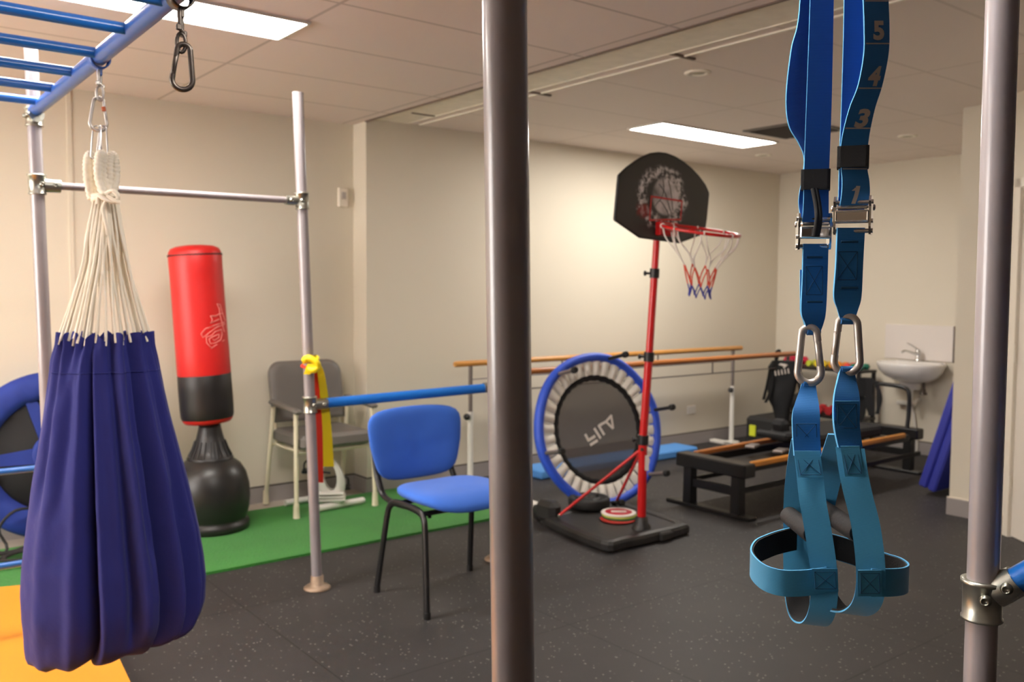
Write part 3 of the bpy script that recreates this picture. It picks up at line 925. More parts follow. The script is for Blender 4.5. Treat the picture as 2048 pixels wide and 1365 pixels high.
def cam_buckle(parent, x0, x1, y0, y1, d, lever=True, yaw=0.0):
    cx, cy = (x0 + x1) / 2, (y0 + y1) / 2
    c, u, w = frame_on(cx, cy, d)
    Rm = Matrix.Rotation(yaw, 3, 'Z'); u = Rm @ u; w = Rm @ w
    W = (at(x1, cy, d) - at(x0, cy, d)).length; Hh = (at(cx, y0, d) - at(cx, y1, d)).length
    up = V(0, 0, 1); M = axes(u, w, up)
    b = MB()
    side = []
    for s in (-1, 1):
        b = MB(); side.append(b)
        e = c + u * (s * (W / 2 - 0.0016))
        out = [(-0.013, -Hh * .5), (0.009, -Hh * .5), (0.013, -Hh * .3), (0.013, Hh * .22), (0.016, Hh * .36), (0.012, Hh * .5), (-0.003, Hh * .52), (-0.006, Hh * .3), (-0.013, Hh * .2)]
        b.prism([e + w * x + up * z for x, z in out], u * 0.003 * -s)
    bk = obj('buckle_side', side[0], M_chrome, parent); obj('buckle_side', side[1], M_chrome, parent)
    b = MB()
    for z, r in ((-Hh * .40, 0.0032), (-Hh * .14, 0.003), (Hh * .36, 0.003)):
        b.tube([c - u * (W / 2) + up * z, c + u * (W / 2) + up * z], r, 12)
    for s in (-1, 1):
        b.lathe([(0.0042, 0), (0.0042, 0.002), (0.002, 0.003), (0, 0.003)], c + u * (s * W / 2) + up * Hh * .2 + w * .004, u * s, 12, cap=False)
    obj('cross_bar', b, M_chrome, bk)
    b = MB()
    lw = W * .84
    b.box(c + w * 0.015 + up * (-Hh * .02), (lw, 0.003, Hh * .30), M, bevel=0.0015)
    b.box(c + w * 0.017 + up * (Hh * .10), (lw, 0.004, Hh * .06), M, bevel=0.0012)
    b.box(c + w * 0.018 + up * (-Hh * .16), (lw, 0.004, Hh * .05), M, bevel=0.0012)
    b.box(c + w * 0.013 + up * (Hh * .20), (lw * .98, 0.010, Hh * .10), M, bevel=0.003)
    for s in (-1, 1):
        b.box(c + w * 0.0165 + u * (s * lw * .47) + up * (-Hh * .03), (lw * .05, 0.004, Hh * .28), M, bevel=0.001)
    obj('lever', b, M_chrome, bk)
    return bk

DL, DR = 1.325, 1.245        # level distances of the left and right straps
straps_group = 'blue suspension straps'
sl = thing('suspension_strap', 'left blue suspension strap with black keeper and steel cam buckle, tail behind it bulging left', 'strap', at(1640, 0, DL), straps_group)
WB = [M_web, M_edge]; WL = [M_web_lit, M_edge]; WD = [M_web_backlit, M_edge]
TOPY = -330
# load bearing webbing, front
s_front = rsecs([(TOPY, 1628, 1672, DL, DL), (0, 1620, 1667, DL, DL), (200, 1613, 1663, DL, DL), (340, 1608, 1658, DL, DL), (400, 1607, 1657, DL - .004, DL - .004), (450, 1604, 1657, DL, DL)], 8)
b = MB(); b.ribbon(s_front, 0.0022, 0, 1); obj('webbing', b, WD, sl)
# free tail bulging to the left, behind
s_tail = rsecs([(TOPY, 1606, 1654, DL + .02, DL + .03), (0, 1600, 1646, DL + .016, DL + .03), (100, 1582, 1630, DL + .014, DL + .032), (193, 1572, 1621, DL + .014, DL + .034), (250, 1577, 1624, DL + .014, DL + .03), (285, 1596, 1640, DL + .012, DL + .022), (312, 1607, 1655, DL + .010, DL + .014), (345, 1606, 1656, DL + .008, DL + .008), (400, 1597, 1648, DL + .016, DL + .016), (440, 1602, 1652, DL + .008, DL + .008)], 8)
b = MB(); b.ribbon(s_tail, 0.0022, 0, 1); obj('tail', b, WD, sl)
keeper(sl, 1603, 1659, 341, 381, DL + .003, 0.030)
b = MB()
for q in (0, 6):
    b.tube(smooth_path([at(1626 + q, 378, DL - .012), at(1632 + q, 410, DL - .02), at(1634 + q, 440, DL - .026), at(1629 + q, 472, DL - .02)], 6), 0.0035, 8)
obj('pull_cord', b, M_blacksoft, sl)
cam_buckle(sl, 1593, 1661, 428, 500, DL, yaw=0.16)
# sewn lower end down to the carabiner
s_low = rsecs([(488, 1606, 1656, DL - .002, DL - .002), (560, 1604, 1654, DL - .003, DL - .003), (622, 1602, 1651, DL - .002, DL - .002), (645, 1608, 1646, DL - .002, DL + .004), (662, 1613, 1641, DL, DL)], 8)
b = MB(); b.ribbon(s_low, 0.0048, 0, 1)
b.tube([at(1614, 664, DL) , at(1640, 664, DL)], 0.0052, 12)
obj('sewn_end', b, WB, sl)
b = MB(); b.ribbon(rsecs([(540, 1600, 1640, DL + .006, DL + .006), (600, 1600, 1640, DL + .007, DL + .007), (628, 1601, 1640, DL + .008, DL + .008), (650, 1611, 1630, DL + .008, DL + .008), (664, 1616, 1638, DL + .004, DL + .004)], 5), 0.0022, 0, 1)
obj('loop_back', b, WD, sl)
b = MB()
for y in (515, 604):
    b.tube([at(1614, y, DL - .003) + lateral(1630, y)[1] * .003, at(1645, y, DL - .003) + lateral(1630, y)[1] * .003], 0.0016, 6)
stitch_box(b, 1612, 1645, 533, 590, DL - .003, 0, True, 0.0026, 0.0005)
obj('stitching', b, M_stitch, sl)

sr = thing('suspension_strap', 'right blue suspension strap printed with grey numbers above its steel buckle', 'strap', at(1730, 0, DR), straps_group)
s_back = rsecs([(TOPY, 1690, 1738, DR + .03, DR + .03), (0, 1688, 1733, DR + .026, DR + .026), (200, 1683, 1730, DR + .022, DR + .022), (300, 1679, 1729, DR + .012, DR + .012), (340, 1678, 1729, DR + .008, DR + .008), (440, 1676, 1728, DR + .006, DR + .006)], 8)
b = MB(); b.ribbon(s_back, 0.0022, 0, 1); obj('webbing', b, WD, sr)
rows_num = [(TOPY, 1716, 1768, DR - .002, DR - .002), (-60, 1722, 1773, DR - .012, DR - .004), (0, 1726, 1776, DR - .014, DR - .004), (60, 1728, 1778, DR - .015, DR - .004), (110, 1727, 1776, DR - .014, DR - .004), (170, 1716, 1764, DR - .012, DR - .005), (215, 1699, 1750, DR - .009, DR - .005), (260, 1687, 1740, DR - .006, DR - .004), (298, 1681, 1735, DR - .003, DR - .002), (335, 1682, 1734, DR - .003, DR - .003), (362, 1684, 1738, DR - .008, DR - .006), (388, 1683, 1739, DR - .01, DR - .007), (415, 1679, 1735, DR - .004, DR - .004)]
s_num = rsecs(rows_num, 8)
b = MB(); b.ribbon(s_num, 0.0022, 0, 1); obj('numbered_webbing', b, WB, sr)
def sec_at_y(secs, y):
    """fraction along the ribbon where its middle sits at height y of the photograph"""
    lo, hi = 0.0, 1.0
    for _ in range(30):
        m_ = (lo + hi) / 2; a, c = lerp_sec(secs, m_); p = (a + c) / 2 - EYE
        yy = 682.5 - FPX * p.dot(CU) / p.dot(CF)
        if yy < y: lo = m_
        else: hi = m_
    return (lo + hi) / 2
def on_ribbon(secs, t, u, lift=0.0026):
    a, c = lerp_sec(secs, t); a2, c2_ = lerp_sec(secs, min(1, t + .004)); 
    n = (c - a).cross((a2 + c2_ - a - c)).normalized()
    p = a.lerp(c, u)
    if n.dot(EYE - p) < 0: n = -n
    return p + n * lift
def text_mesh(txt):
    cu = bpy.data.curves.new('txt', 'FONT'); cu.body = txt; cu.size = 1.0; cu.offset = 0.045; cu.resolution_u = 4
    o = bpy.data.objects.new('txt', cu); scene.collection.objects.link(o)
    dg = bpy.context.evaluated_depsgraph_get(); dg.update()
    me = bpy.data.meshes.new_from_object(o.evaluated_get(dg))
    vs_ = [v.co.copy() for v in me.vertices]; fs_ = [tuple(p.vertices) for p in me.polygons]
    bpy.data.objects.remove(o); bpy.data.curves.remove(cu); bpy.data.meshes.remove(me)
    return vs_, fs_
for txt, yc_, hpx, sk in (('5', 62, 39, 0.0), ('4', 153, 40, 0.02), ('3', 237, 38, 0.10)):
    vs_, fs_ = text_mesh(txt)
    mnx, mxx = min(v.x for v in vs_), max(v.x for v in vs_); mny, mxy = min(v.y for v in vs_), max(v.y for v in vs_)
    out = []
    wfrac = {'5': .44, '4': .50, '3': .48, '1': .30}[txt]; uc = {'5': .54, '4': .57, '3': .60, '1': .52}[txt]
    for v in vs_:
        fy = (v.y - mny) / (mxy - mny); fx = (v.x - mnx) / (mxx - mnx)
        t = sec_at_y(s_num, yc_ - (fy - .5) * hpx)
        out.append(on_ribbon(s_num, t, uc + (fx - .5) * wfrac + (fy - .5) * sk * .6))
    b = MB(); b.add(out, fs_, False); obj('printed_numeral', b, M_print, sr)
b = MB()
for pts_ in ([(0.0, 0.56), (1.0, 0.44)], [(0.10, .50), (0.16, .47), (0.27, .38)]):
    P_ = smooth_path([(a_, c__, 0) for a_, c__ in pts_], 14)
    w_ = 0.075 if pts_[0][0] == 0 else 0.06
    b.grid([[on_ribbon(s_num, sec_at_y(s_num, 373 + q.x * 34), q.y - w_), on_ribbon(s_num, sec_at_y(s_num, 373 + q.x * 34), q.y), on_ribbon(s_num, sec_at_y(s_num, 373 + q.x * 34), q.y + w_)] for q in P_], True)
obj('printed_numeral', b, M_print, sr)
for y in (3, 88, 177, 257, 339):
    t0_, t1_ = sec_at_y(s_num, y - 1.3), sec_at_y(s_num, y + 1.3)
    us = np.linspace(0.03, 0.97, 8)
    b = MB(); b.grid([[on_ribbon(s_num, t0_, u) for u in us], [on_ribbon(s_num, t1_, u) for u in us]], False); obj('printed_line', b, M_print, sr)
keeper(sr, 1676, 1736, 295, 337, DR + .003, 0.034)
cam_buckle(sr, 1669, 1744, 394, 470, DR - .002, yaw=-0.12)
s_low = rsecs([(456, 1674, 1729, DR - .003, DR - .003), (530, 1671, 1725, DR - .004, DR - .004), (592, 1667, 1722, DR - .003, DR - .003), (618, 1674, 1716, DR, DR - .004), (640, 1680, 1708, DR, DR)], 8)
b = MB(); b.ribbon(s_low, 0.0048, 0, 1); b.tube([at(1681, 642, DR), at(1707, 642, DR)], 0.0052, 12)
obj('sewn_end', b, WB, sr)
b = MB()
for y in (484, 576):
    b.tube([at(1682, y, DR - .004) + lateral(1700, y)[1] * .003, at(1716, y, DR - .004) + lateral(1700, y)[1] * .003], 0.0016, 6)
stitch_box(b, 1676, 1715, 504, 560, DR - .004, -2, True, 0.0026, 0.0005)
obj('stitching', b, M_stitch, sr)

# carabiners of the straps
uL, wL = lateral(1618, 710); uR, wR = lateral(1695, 690)
carabiner('silver pear carabiner under the left blue strap, the lower of the two', at(1618.5, 711, DL), 0.033, 0.0445, 0.0945, 0.0058, M_steel, uL, 0.03, 1)
carabiner('silver pear carabiner under the right blue strap with numbers', at(1694.5, 690, DR), 0.036, 0.0445, 0.090, 0.0054, M_steel, uR, 0.0, -1)

# ------------------------------------------------------------------ handles with foot loops
HW = 0.0185
def strip(path, wdir, n=8, hw=HW):
    """path of (x, y, d, turn): ribbon whose width runs along the level sideways direction turned by `turn`"""
    S = smooth_path([(p[0], p[1], p[2], p[3]) for p in path], n); H_ = smooth_path([(p[4] if len(p) > 4 else hw, 0, 0) for p in path], n)
    secs = []
    for s, h_ in zip(S, H_):
        c = at(s[0], s[1], s[2]); u, w = lateral(s[0], s[1])
        d_ = u * math.cos(s[3]) + w * math.sin(s[3])
        secs.append((c - d_ * h_.x, c + d_ * h_.x))
    return secs
def handle(label, neckp, loop, split, grip, band, gpatch, bands, top_rows, patches):
    t = thing('exercise_stirrup', label, 'handle', at(*neckp), 'blue loop handles with foot straps')
    b = MB(); b.ribbon(rsecs(top_rows, 8), 0.0046, 0, 1)
    y_, xl_, xr_, d1_, d2_ = top_rows[0]
    b.tube([at(xl_ + 2, y_ + 2, d1_), at(xr_ - 2, y_ + 2, d2_)], 0.0052, 12)
    obj('neck_loop', b, WB, t)
    secs = strip(loop, None)
    k = int(len(secs) * split)
    b = MB(); b.ribbon(secs, 0.0024, 0, 1); obj('loop_strap', b, WL, t)
    # black lining inside the bottom of the loop
    a0, a1 = int(len(secs) * gpatch[0]), int(len(secs) * gpatch[1])
    cen = sum([(p + q) / 2 for p, q in secs[a0:a1]], Vector()) / (a1 - a0) + V(0, 0, 0.04)
    lin_ = []
    for p, q in secs[a0:a1]:
        m_ = (p + q) / 2; i_ = (cen - m_); wd_ = (q - p).normalized(); i_ = (i_ - wd_ * i_.dot(wd_)).normalized() * 0.003
        lin_.append((p + i_ + (q - p) * .03, q + i_ - (q - p) * .03))
    b = MB(); b.ribbon(lin_, 0.002); obj('rubber_lining', b, M_blacksoft, t)
    # foam grip between the two strands
    p, q = at(*grip[0]), at(*grip[1])
    g = (q - p).normalized()
    b = MB(); b.tube([p, p + g * .003, q - g * .003, q], [0.0125, 0.0142, 0.0142, 0.0125], 22); go = obj('grip', b, M_foamgrip, t)
    b = MB(); b.tube([p - g * .004, q + g * .004], 0.009, 16); obj('grip_core', b, M_black, go)
    # foot loop
    bs = strip(band, None)
    vert = []
    for (pa, pb_) in bs:
        c = (pa + pb_) / 2; vert.append(c)
    rib = []
    for i, c in enumerate(vert):
        h_ = 0.0190
        rib.append((c - V(0, 0, h_), c + V(0, 0, h_)))
    b = MB(); b.ribbon(rib, 0.0024, 0, 1); obj('foot_loop', b, WL, t)
    cc = sum(vert, Vector()) / len(vert)
    if bands is not None:
        cc = at(*bands)
    i0, i1 = int(len(vert) * .12), len(vert)
    li = []
    for c in vert[i0:i1]:
        i_ = (cc - c); i_.z = 0; i_ = i_.normalized() * 0.003
        li.append((c + i_ - V(0, 0, .0178), c + i_ + V(0, 0, .0178)))
    b = MB(); b.ribbon(li, 0.002); obj('foot_loop_lining', b, M_blacksoft, t)
    # stitched reinforcement patches
    for (x0, x1, y0, y1, d_, sk, m_, raised) in patches:
        u, w = lateral((x0 + x1) / 2, (y0 + y1) / 2)
        d2_ = d_
        if isinstance(d_, tuple):
            d_, d2_ = d_
        A = [at(x0, y0, d_), at(x1, y0, d_), at(x1 + sk, y1, d2_), at(x0 + sk, y1, d2_)]
        if raised:
            b = MB(); b.prism([q_ + w * 0.0012 for q_ in A], w * 0.0022, 0, 1); po = obj('patch', b, [m_, M_edge], t)
        else:
            po = t
        b = MB(); stitch_box(b, x0 + 5, x1 - 5, y0 + 6, y1 - 6, d_, sk, True, d2=d2_, lift=0.0037 if raised else 0.0027, r=0.0005)
        obj('stitching', b, M_stitch, po)
    return t
handle('left blue loop handle with black foam grip, foot strap folded out to the left', (1617, 770, DL),
    [(1615, 908, 1.292, 0), (1619, 945, 1.284, 0), (1625, 1000, 1.272, 0), (1634, 1050, 1.266, 0), (1642, 1100, 1.262, 0), (1648, 1150, 1.262, 0), (1648, 1195, 1.266, 0), (1642, 1230, 1.278, 0),
     (1630, 1248, 1.30, 0), (1613, 1246, 1.33, 0), (1600, 1226, 1.362, 0), (1593, 1185, 1.385, 0), (1591, 1130, 1.396, 0), (1591, 1070, 1.398, 0), (1592, 1000, 1.39, 0), (1597, 950, 1.372, 0), (1603, 910, 1.350, 0), (1609, 880, 1.328, 0)],
    0.5, ((1577, 1031, 1.388), (1624, 1069, 1.286)),
    [(1652, 1161, 1.258, 0), (1605, 1167, 1.258, 0), (1560, 1166, 1.262, 0), (1524, 1153, 1.28, 0), (1502, 1128, 1.315, 0), (1510, 1106, 1.35, 0), (1535, 1093, 1.375, 0), (1562, 1084, 1.39, 0), (1594, 1077, 1.394, 0)],
    (0.38, 0.66), (1575, 1120, 1.33),
    [(766, 1604, 1630, DL, DL), (790, 1596, 1634, DL - .004, DL - .01), (826, 1585, 1639, DL - .02, DL - .024), (870, 1585, 1639, DL - .028, DL - .028), (912, 1588, 1642, DL - .034, DL - .034)],
    [(1589, 1640, 902, 955, (1.289, 1.276), 7, M_web_lit, True), (1588, 1638, 842, 898, DL - .028, 1, M_web, False), (1624, 1675, 1137, 1183, (1.2575, 1.2535), 2, M_web_lit, True)])
handle('right blue loop handle with black foam grip, foot strap folded out to the right', (1693, 738, DR),
    [(1700, 896, 1.205, 0), (1706, 940, 1.198, 0), (1715, 985, 1.192, 0), (1731, 1050, 1.186, 0), (1740, 1120, 1.183, 0), (1741, 1175, 1.188, 0), (1731, 1212, 1.205, 0), (1706, 1228, 1.24, 0),
     (1672, 1218, 1.28, 0), (1648, 1185, 1.31, 0), (1634, 1135, 1.328, 0), (1634, 1075, 1.33, 0), (1644, 1010, 1.322, 0), (1658, 950, 1.30, 0), (1672, 905, 1.27, 0), (1684, 870, 1.245, 0)],
    0.5, ((1640, 1016, 1.318), (1716, 1066, 1.215)),
    [(1742, 1166, 1.179, 0), (1780, 1166, 1.184, 0), (1807, 1163, 1.205, 0), (1816, 1155, 1.235, 0), (1800, 1142, 1.268, 0), (1767, 1131, 1.295, 0), (1712, 1108, 1.318, 0), (1663, 1093, 1.33, 0), (1634, 1086, 1.334, 0)],
    (0.36, 0.64), (1760, 1140, 1.25),
    [(738, 1680, 1707, DR, DR), (758, 1675, 1710, DR - .008, DR - .002), (798, 1667, 1718, DR - .022, DR - .018), (850, 1667, 1718, DR - .03, DR - .026), (896, 1676, 1724, DR - .036, DR - .034)],
    [(1670, 1718, 802, 862, DR - .028, 0, M_web, True), (1681, 1719, 892, 953, (1.203, 1.191), 9, M_web_lit, True), (1716, 1764, 1140, 1192, (1.179, 1.1745), 0, M_web_lit, True)])

# ================================================================== PUNCHING BAG
bc = V(1.775, 5.055, 0)
t = thing('punching_bag', 'free standing red and black punching bag on a round black base', 'punching bag', bc)
b = MB(); b.lathe([(0.205, 0.014), (0.212, 0.02), (0.212, 0.05), (0.205, 0.062), (0.190, 0.066), (0.198, 0.085), (0.213, 0.14), (0.218, 0.20), (0.213, 0.27), (0.196, 0.335), (0.165, 0.385), (0.125, 0.415)], bc, n=56); obj('base', b, mat('black_moulded_plastic', rgb(34, 32, 31), 0.36, bump=(60, .02)), t)
b = MB(); b.lathe([(0.125, 0.412), (0.128, 0.424), (0.118, 0.43), (0.096, 0.47), (0.074, 0.54), (0.062, 0.59), (0.060, 0.612), (0.05, 0.615)], bc, n=48)
for i in range(20):
    a = 2 * math.pi * i / 20
    d_ = V(math.cos(a), math.sin(a), 0)
    b.tube([bc + d_ * 0.119 + V(0, 0, .432), bc + d_ * 0.098 + V(0, 0, .475), bc + d_ * 0.082 + V(0, 0, .52)], 0.004, 6)
obj('neck', b, M_black, t)
ba = (V(-0.052, 0.02, 0.93)).normalized()        # the bag leans a little to the left
bo = bc + V(-0.010, 0, 0.615)
def bag(prof, name, m, n=56, **k):
    b_ = MB(); b_.lathe(prof, bo, ba, n, **k); return obj(name, b_, m, t)
bag([(0.06, 0.0), (0.125, 0.012), (0.138, 0.03), (0.140, 0.05)], 'bottom_panel', M_red)
bag([(0.1395, 0.036), (0.1445, 0.05), (0.1465, 0.10), (0.1465, 0.20), (0.1455, 0.285), (0.1445, 0.287)], 'black_sleeve', mat('black_vinyl', rgb(26, 23, 23), 0.45, bump=(14, .1)))
bag([(0.1445, 0.285), (0.1455, 0.29), (0.1450, 0.42), (0.1435, 0.60), (0.1430, 0.78), (0.1435, 0.90), (0.1445, 0.955), (0.142, 0.962)], 'red_cover', M_red)
bag([(0.1425, 0.958), (0.141, 0.975), (0.130, 0.995), (0.10, 1.008), (0.05, 1.014), (0.0, 1.015)], 'top_panel', M_red)
b = MB()
e1 = V(1, 0, 0); e1 = (e1 - ba * e1.dot(ba)).normalized(); e2 = ba.cross(e1)
for i in range(48):
    a = 2 * math.pi * i / 48; a2 = a + 0.10
    p = bo + ba * 0.954 + (e1 * math.cos(a) + e2 * math.sin(a)) * 0.1445; q = bo + ba * 0.962 + (e1 * math.cos(a2) + e2 * math.sin(a2)) * 0.144
    b.tube([p, q], 0.003, 5)
b.tube([bo + ba * 0.958 + (e1 * math.cos(2 * math.pi * i / 40) + e2 * math.sin(2 * math.pi * i / 40)) * 0.1440 for i in range(40)], 0.0028, 6, closed=True)
obj('stitching', b, M_black, t)
# outlined character printed on the cover
def cyl_pt(x, y, rad):
    """where the sight line through (x, y) meets the bag's cylinder"""
    v = ray(x, y); o_ = EYE - bo
    vp = v - ba * v.dot(ba); op = o_ - ba * o_.dot(ba)
    A_, B_, C_ = vp.dot(vp), 2 * vp.dot(op), op.dot(op) - rad * rad
    dsc = B_ * B_ - 4 * A_ * C_
    if dsc < 0: dsc = 0
    return EYE + v * ((-B_ - math.sqrt(dsc)) / (2 * A_))
def zp(x, y): return (300 + x / 2.167, 470 + y / 2.167)
strokes = [[(222, 428), (228, 446), (250, 430), (290, 400), (322, 388), (322, 378), (288, 390), (240, 408), (222, 428)],
           [(262, 352), (285, 352), (298, 344), (316, 340)], [(262, 352), (270, 368), (262, 384), (286, 372), (300, 366)], [(290, 300), (300, 318), (304, 350), (312, 380), (322, 420)], [(290, 300), (304, 302), (314, 340), (326, 372)],
           [(244, 444), (246, 468), (266, 492), (282, 480), (322, 456)], [(244, 444), (268, 436), (282, 420), (310, 410), (312, 432), (306, 456), (280, 470), (262, 472), (256, 452), (268, 444), (286, 436), (300, 430), (298, 446), (278, 458), (272, 452)]]
b = MB()
for s in strokes:
    b.tube([cyl_pt(*zp(*q), 0.1456) for q in s], 0.0024, 6)
obj('emblem', b, mat('white_print', rgb(240, 150, 142), 0.5), t)

# ================================================================== ROUND PAD AND CABLE FAR LEFT
RPc = ony(110, 908, 5.30)
rn = V(-.02, -0.985, 0.16).normalized()
t = thing('round_pad', 'large round black pad with quilted blue rim and blue spokes leaning on the back wall', 'round pad', V(RPc.x, 5.25, 0.012))
ru = V(0, 0, 1); ru = (ru - rn * ru.dot(rn)).normalized(); rx = ru.cross(rn)
RR = 0.448
RPc = V(RPc.x, RPc.y, 0.016 + RR * ru.z + 0.03)
def disc(prof, n=64):
    b_ = MB(); b_.lathe(prof, RPc, rn, n); return b_
b = MB(); PR = []
for i in range(96):
    a = 2 * math.pi * i / 96; row = []
    for (r, h) in ((0.30, 0.0), (0.302, 0.02), (0.34, 0.038), (0.40, 0.036), (0.44, 0.02), (RR, 0.0), (0.44, -0.02), (0.32, -0.02)):
        w_ = 0.004 * math.sin(a * 23 + r * 30) + 0.004 * math.sin(a * 11 - r * 60)
        row.append(RPc + rx * (r * math.cos(a)) + ru * (r * math.sin(a)) + rn * (h + (w_ if h > .01 else 0)))
    PR.append(row + [row[0]])
PR.append(PR[0]); b.grid(PR); obj('rim_cover', b, M_padblue, t)
b = disc([(0.305, -0.005), (0.305, 0.010), (0.0, 0.012)]); obj('mat_panel', b, M_blacksoft, t)
b = MB()
for k in range(5):
    a = math.radians(182 + 72 * k); d_ = rx * math.cos(a) + ru * math.sin(a); e_ = rn.cross(d_)
    b.prism([RPc + rn * .011 + d_ * 0.06 + e_ * 0.045, RPc + rn * .011 + d_ * 0.31 + e_ * 0.027, RPc + rn * .011 + d_ * 0.31 - e_ * 0.027, RPc + rn * .011 + d_ * 0.06 - e_ * 0.045], rn * 0.008)
obj('spokes', b, M_padblue, t)
b = disc([(0.062, 0.012), (0.064, 0.022), (0.112, 0.022), (0.114, 0.012)], 40); obj('hub_ring', b, M_padblue, t)
rnd = random.Random(3)
for (cx, cy, r, lab) in ((0.86, 4.98, 0.16, 'tangle of black cable lying on the grass in front of the round pad'),):
    pts = []
    for i in range(70):
        a = i * 0.42; rr = r * (1 + 0.35 * math.sin(i * 0.31)) 
        pts.append(V(cx + rr * math.cos(a) * 1.25 + 0.05 * math.sin(i * .17), cy + rr * math.sin(a) * .55, 0.022 + 0.03 * abs(math.sin(i * 0.23))))
    pts += [V(0.75, 5.1, 0.06), V(0.72, 5.13, 0.16), V(0.80, 5.15, 0.24), V(0.92, 5.17, 0.22), V(0.97, 5.16, 0.12), V(0.86, 5.12, 0.06), V(0.7, 5.1, 0.05), V(0.55, 5.12, 0.16), V(0.45, 5.13, 0.30), V(0.40, 5.14, 0.36)]
    b = MB(); b.tube(smooth_path(pts, 4), 0.0075, 8)
    tag(obj('cable', b, M_rubber), lab, 'cable')

# ================================================================== GREY ARMCHAIR
ac = V(2.52, 5.18, 0.014)
t = thing('armchair', 'grey vinyl armchair with cream metal frame against the back wall', 'armchair', ac)
fr = {'L': 2.262, 'R': 2.775}
for s, x in fr.items():
    sg = -1 if s == 'L' else 1
    for (y0, y1, zt, nm) in ((4.955, 4.975, 0.65, 'f'), (5.41, 5.30, 0.645, 'b')):
        b = MB(); b.tube([V(x + sg * .01, y0, 0.06), V(x, y1, zt)], 0.0135, 14)
        lg = obj('leg', b, M_cream, t)
        b = MB(); b.tube([V(x + sg * .01, y0, 0.016), V(x + sg * .01, y0, 0.03), V(x + sg * .01, y0, 0.10)], [0.021, 0.0195, 0.017], 16); obj('foot_tip', b, M_cream, lg)
    b = MB(); b.box((x, 5.13, 0.665), (0.052, 0.40, 0.028), axes(V(1, 0, 0), V(0, 1, 0.06).normalized(), V(0, -0.06, 1).normalized()), bevel=0.011); obj('armrest', b, M_greyvinyl, t)
b = MB()
for z, y in ((0.40, 4.985), (0.40, 5.36)):
    b.tube([V(2.262, y, z), V(2.775, y, z)], 0.011, 12)
for x in (2.30, 2.74):
    b.tube([V(x, 4.985, 0.40), V(x, 5.36, 0.40)], 0.010, 12); b.tube([V(x, 5.34, 0.40), V(x, 5.395, 0.80)], 0.011, 12)
for x, y in ((2.36, 5.02), (2.68, 5.02), (2.36, 5.3), (2.68, 5.3)):
    b.box((x, y, 0.412), (0.03, 0.03, 0.03), bevel=.004)
obj('frame', b, M_cream, t)
b = MB(); b.box((2.52, 5.155, 0.462), (0.475, 0.44, 0.085), bevel=0.02); obj('seat', b, M_greyvinyl, t)
# backrest: rounded top corners, slightly reclined
b = MB(); out = []
for (x, z) in [(-0.245, 0.545), (0.245, 0.545), (0.248, 0.60)] + [(0.25 - 0.085 + 0.085 * math.cos(a), 0.835 + 0.085 * math.sin(a)) for a in np.linspace(0, math.pi / 2, 8)] + [(-0.25 + 0.085 - 0.085 * math.sin(a), 0.835 + 0.085 * math.cos(a)) for a in np.linspace(0, math.pi / 2, 8)] + [(-0.248, 0.60)]:
    out.append((2.52 + x, z))
def bkp(x, z, o_):
    return V(x, 5.315 + (z - .545) * 0.22 + o_ + 0.25 * (x - 2.52) ** 2 * -1, z)
cz = 0.73
rings = [[bkp(2.52 + (x - 2.52) * s, cz + (z - cz) * s, o_) for x, z in out] for s, o_ in ((0.0, -0.012), (0.5, -0.011), (0.85, -0.006), (0.96, 0.003), (1.0, 0.02), (1.0, 0.04), (0.96, 0.055), (0.5, 0.058), (0.0, 0.058))]
b.grid(rings, True, 0, True); obj('backrest', b, M_greyvinyl, t)

# ================================================================== PEDAL EXERCISER
t = thing('pedal_exerciser', 'white pedal exerciser on the grass under the grey armchair', 'exerciser', (2.55, 5.05, 0.014))
b = MB()
b.tube([V(2.40, 5.02, 0.036), V(2.41, 5.02, 0.036), V(2.745, 5.045, 0.036), V(2.755, 5.045, 0.036)], [0.018, 0.022, 0.022, 0.018], 18); obj('base_tube', b, M_white, t)
b = MB(); b.tube([V(2.32, 5.27, 0.036), V(2.66, 5.30, 0.036)], 0.02, 16); b.tube([V(2.57, 5.04, 0.04), V(2.52, 5.28, 0.04)], 0.02, 14); obj('base_tube', b, M_white, t)
b = MB()
oc = V(2.535, 5.07, 0.20); ox = V(0.86, -.5, 0); oz = V(-0.12, 0, 0.99)
ring_o = [(0.085 * math.cos(a) * (1 - .18 * math.sin(a)), 0.145 * math.sin(a)) for a in np.linspace(0, 2 * math.pi, 40)[:-1]]
ring_i = [(0.040 * math.cos(a), 0.018 + 0.090 * math.sin(a)) for a in np.linspace(0, 2 * math.pi, 40)[:-1]]
nn = ox.cross(oz).normalized()
rowsx = []
for rg, o_ in ((ring_i, 0.03), (ring_o, 0.022), (ring_o, -0.022), (ring_i, -0.03), (ring_i, 0.03)):
    rowsx.append([oc + ox * x + oz * z + nn * o_ for x, z in rg])
b.grid(rowsx, True, 0, True)
b.box((2.545, 5.08, 0.075), (0.17, 0.12, 0.06), rotz(-.5), bevel=0.015)
for z in (0.075, 0.095, 0.115):
    b.box((2.535, 5.065, z), (0.18 - (z - .07) * .5, 0.128, 0.006), rotz(-.5), bevel=0.002)
obj('housing', b, M_white, t)
for (x, y, z, s) in ((2.43, 5.17, 0.245, -1), (2.70, 5.20, 0.10, 1)):
    b = MB(); b.box((x, y, z), (0.075, 0.10, 0.02), rotz(-.5), bevel=0.006)
    pth = [V(x - .035, y - .02, z), V(x - .03, y - .01, z + .05), V(x + .0, y, z + .065), V(x + .03, y + .01, z + .05), V(x + .035, y + .02, z)]
    b.tube(smooth_path(pth, 5), 0.006, 8); b.tube([V(x, y, z), V(2.54 + s * .03, 5.08 + .05 * s, z)], 0.007, 8)
    obj('pedal', b, M_black, t)

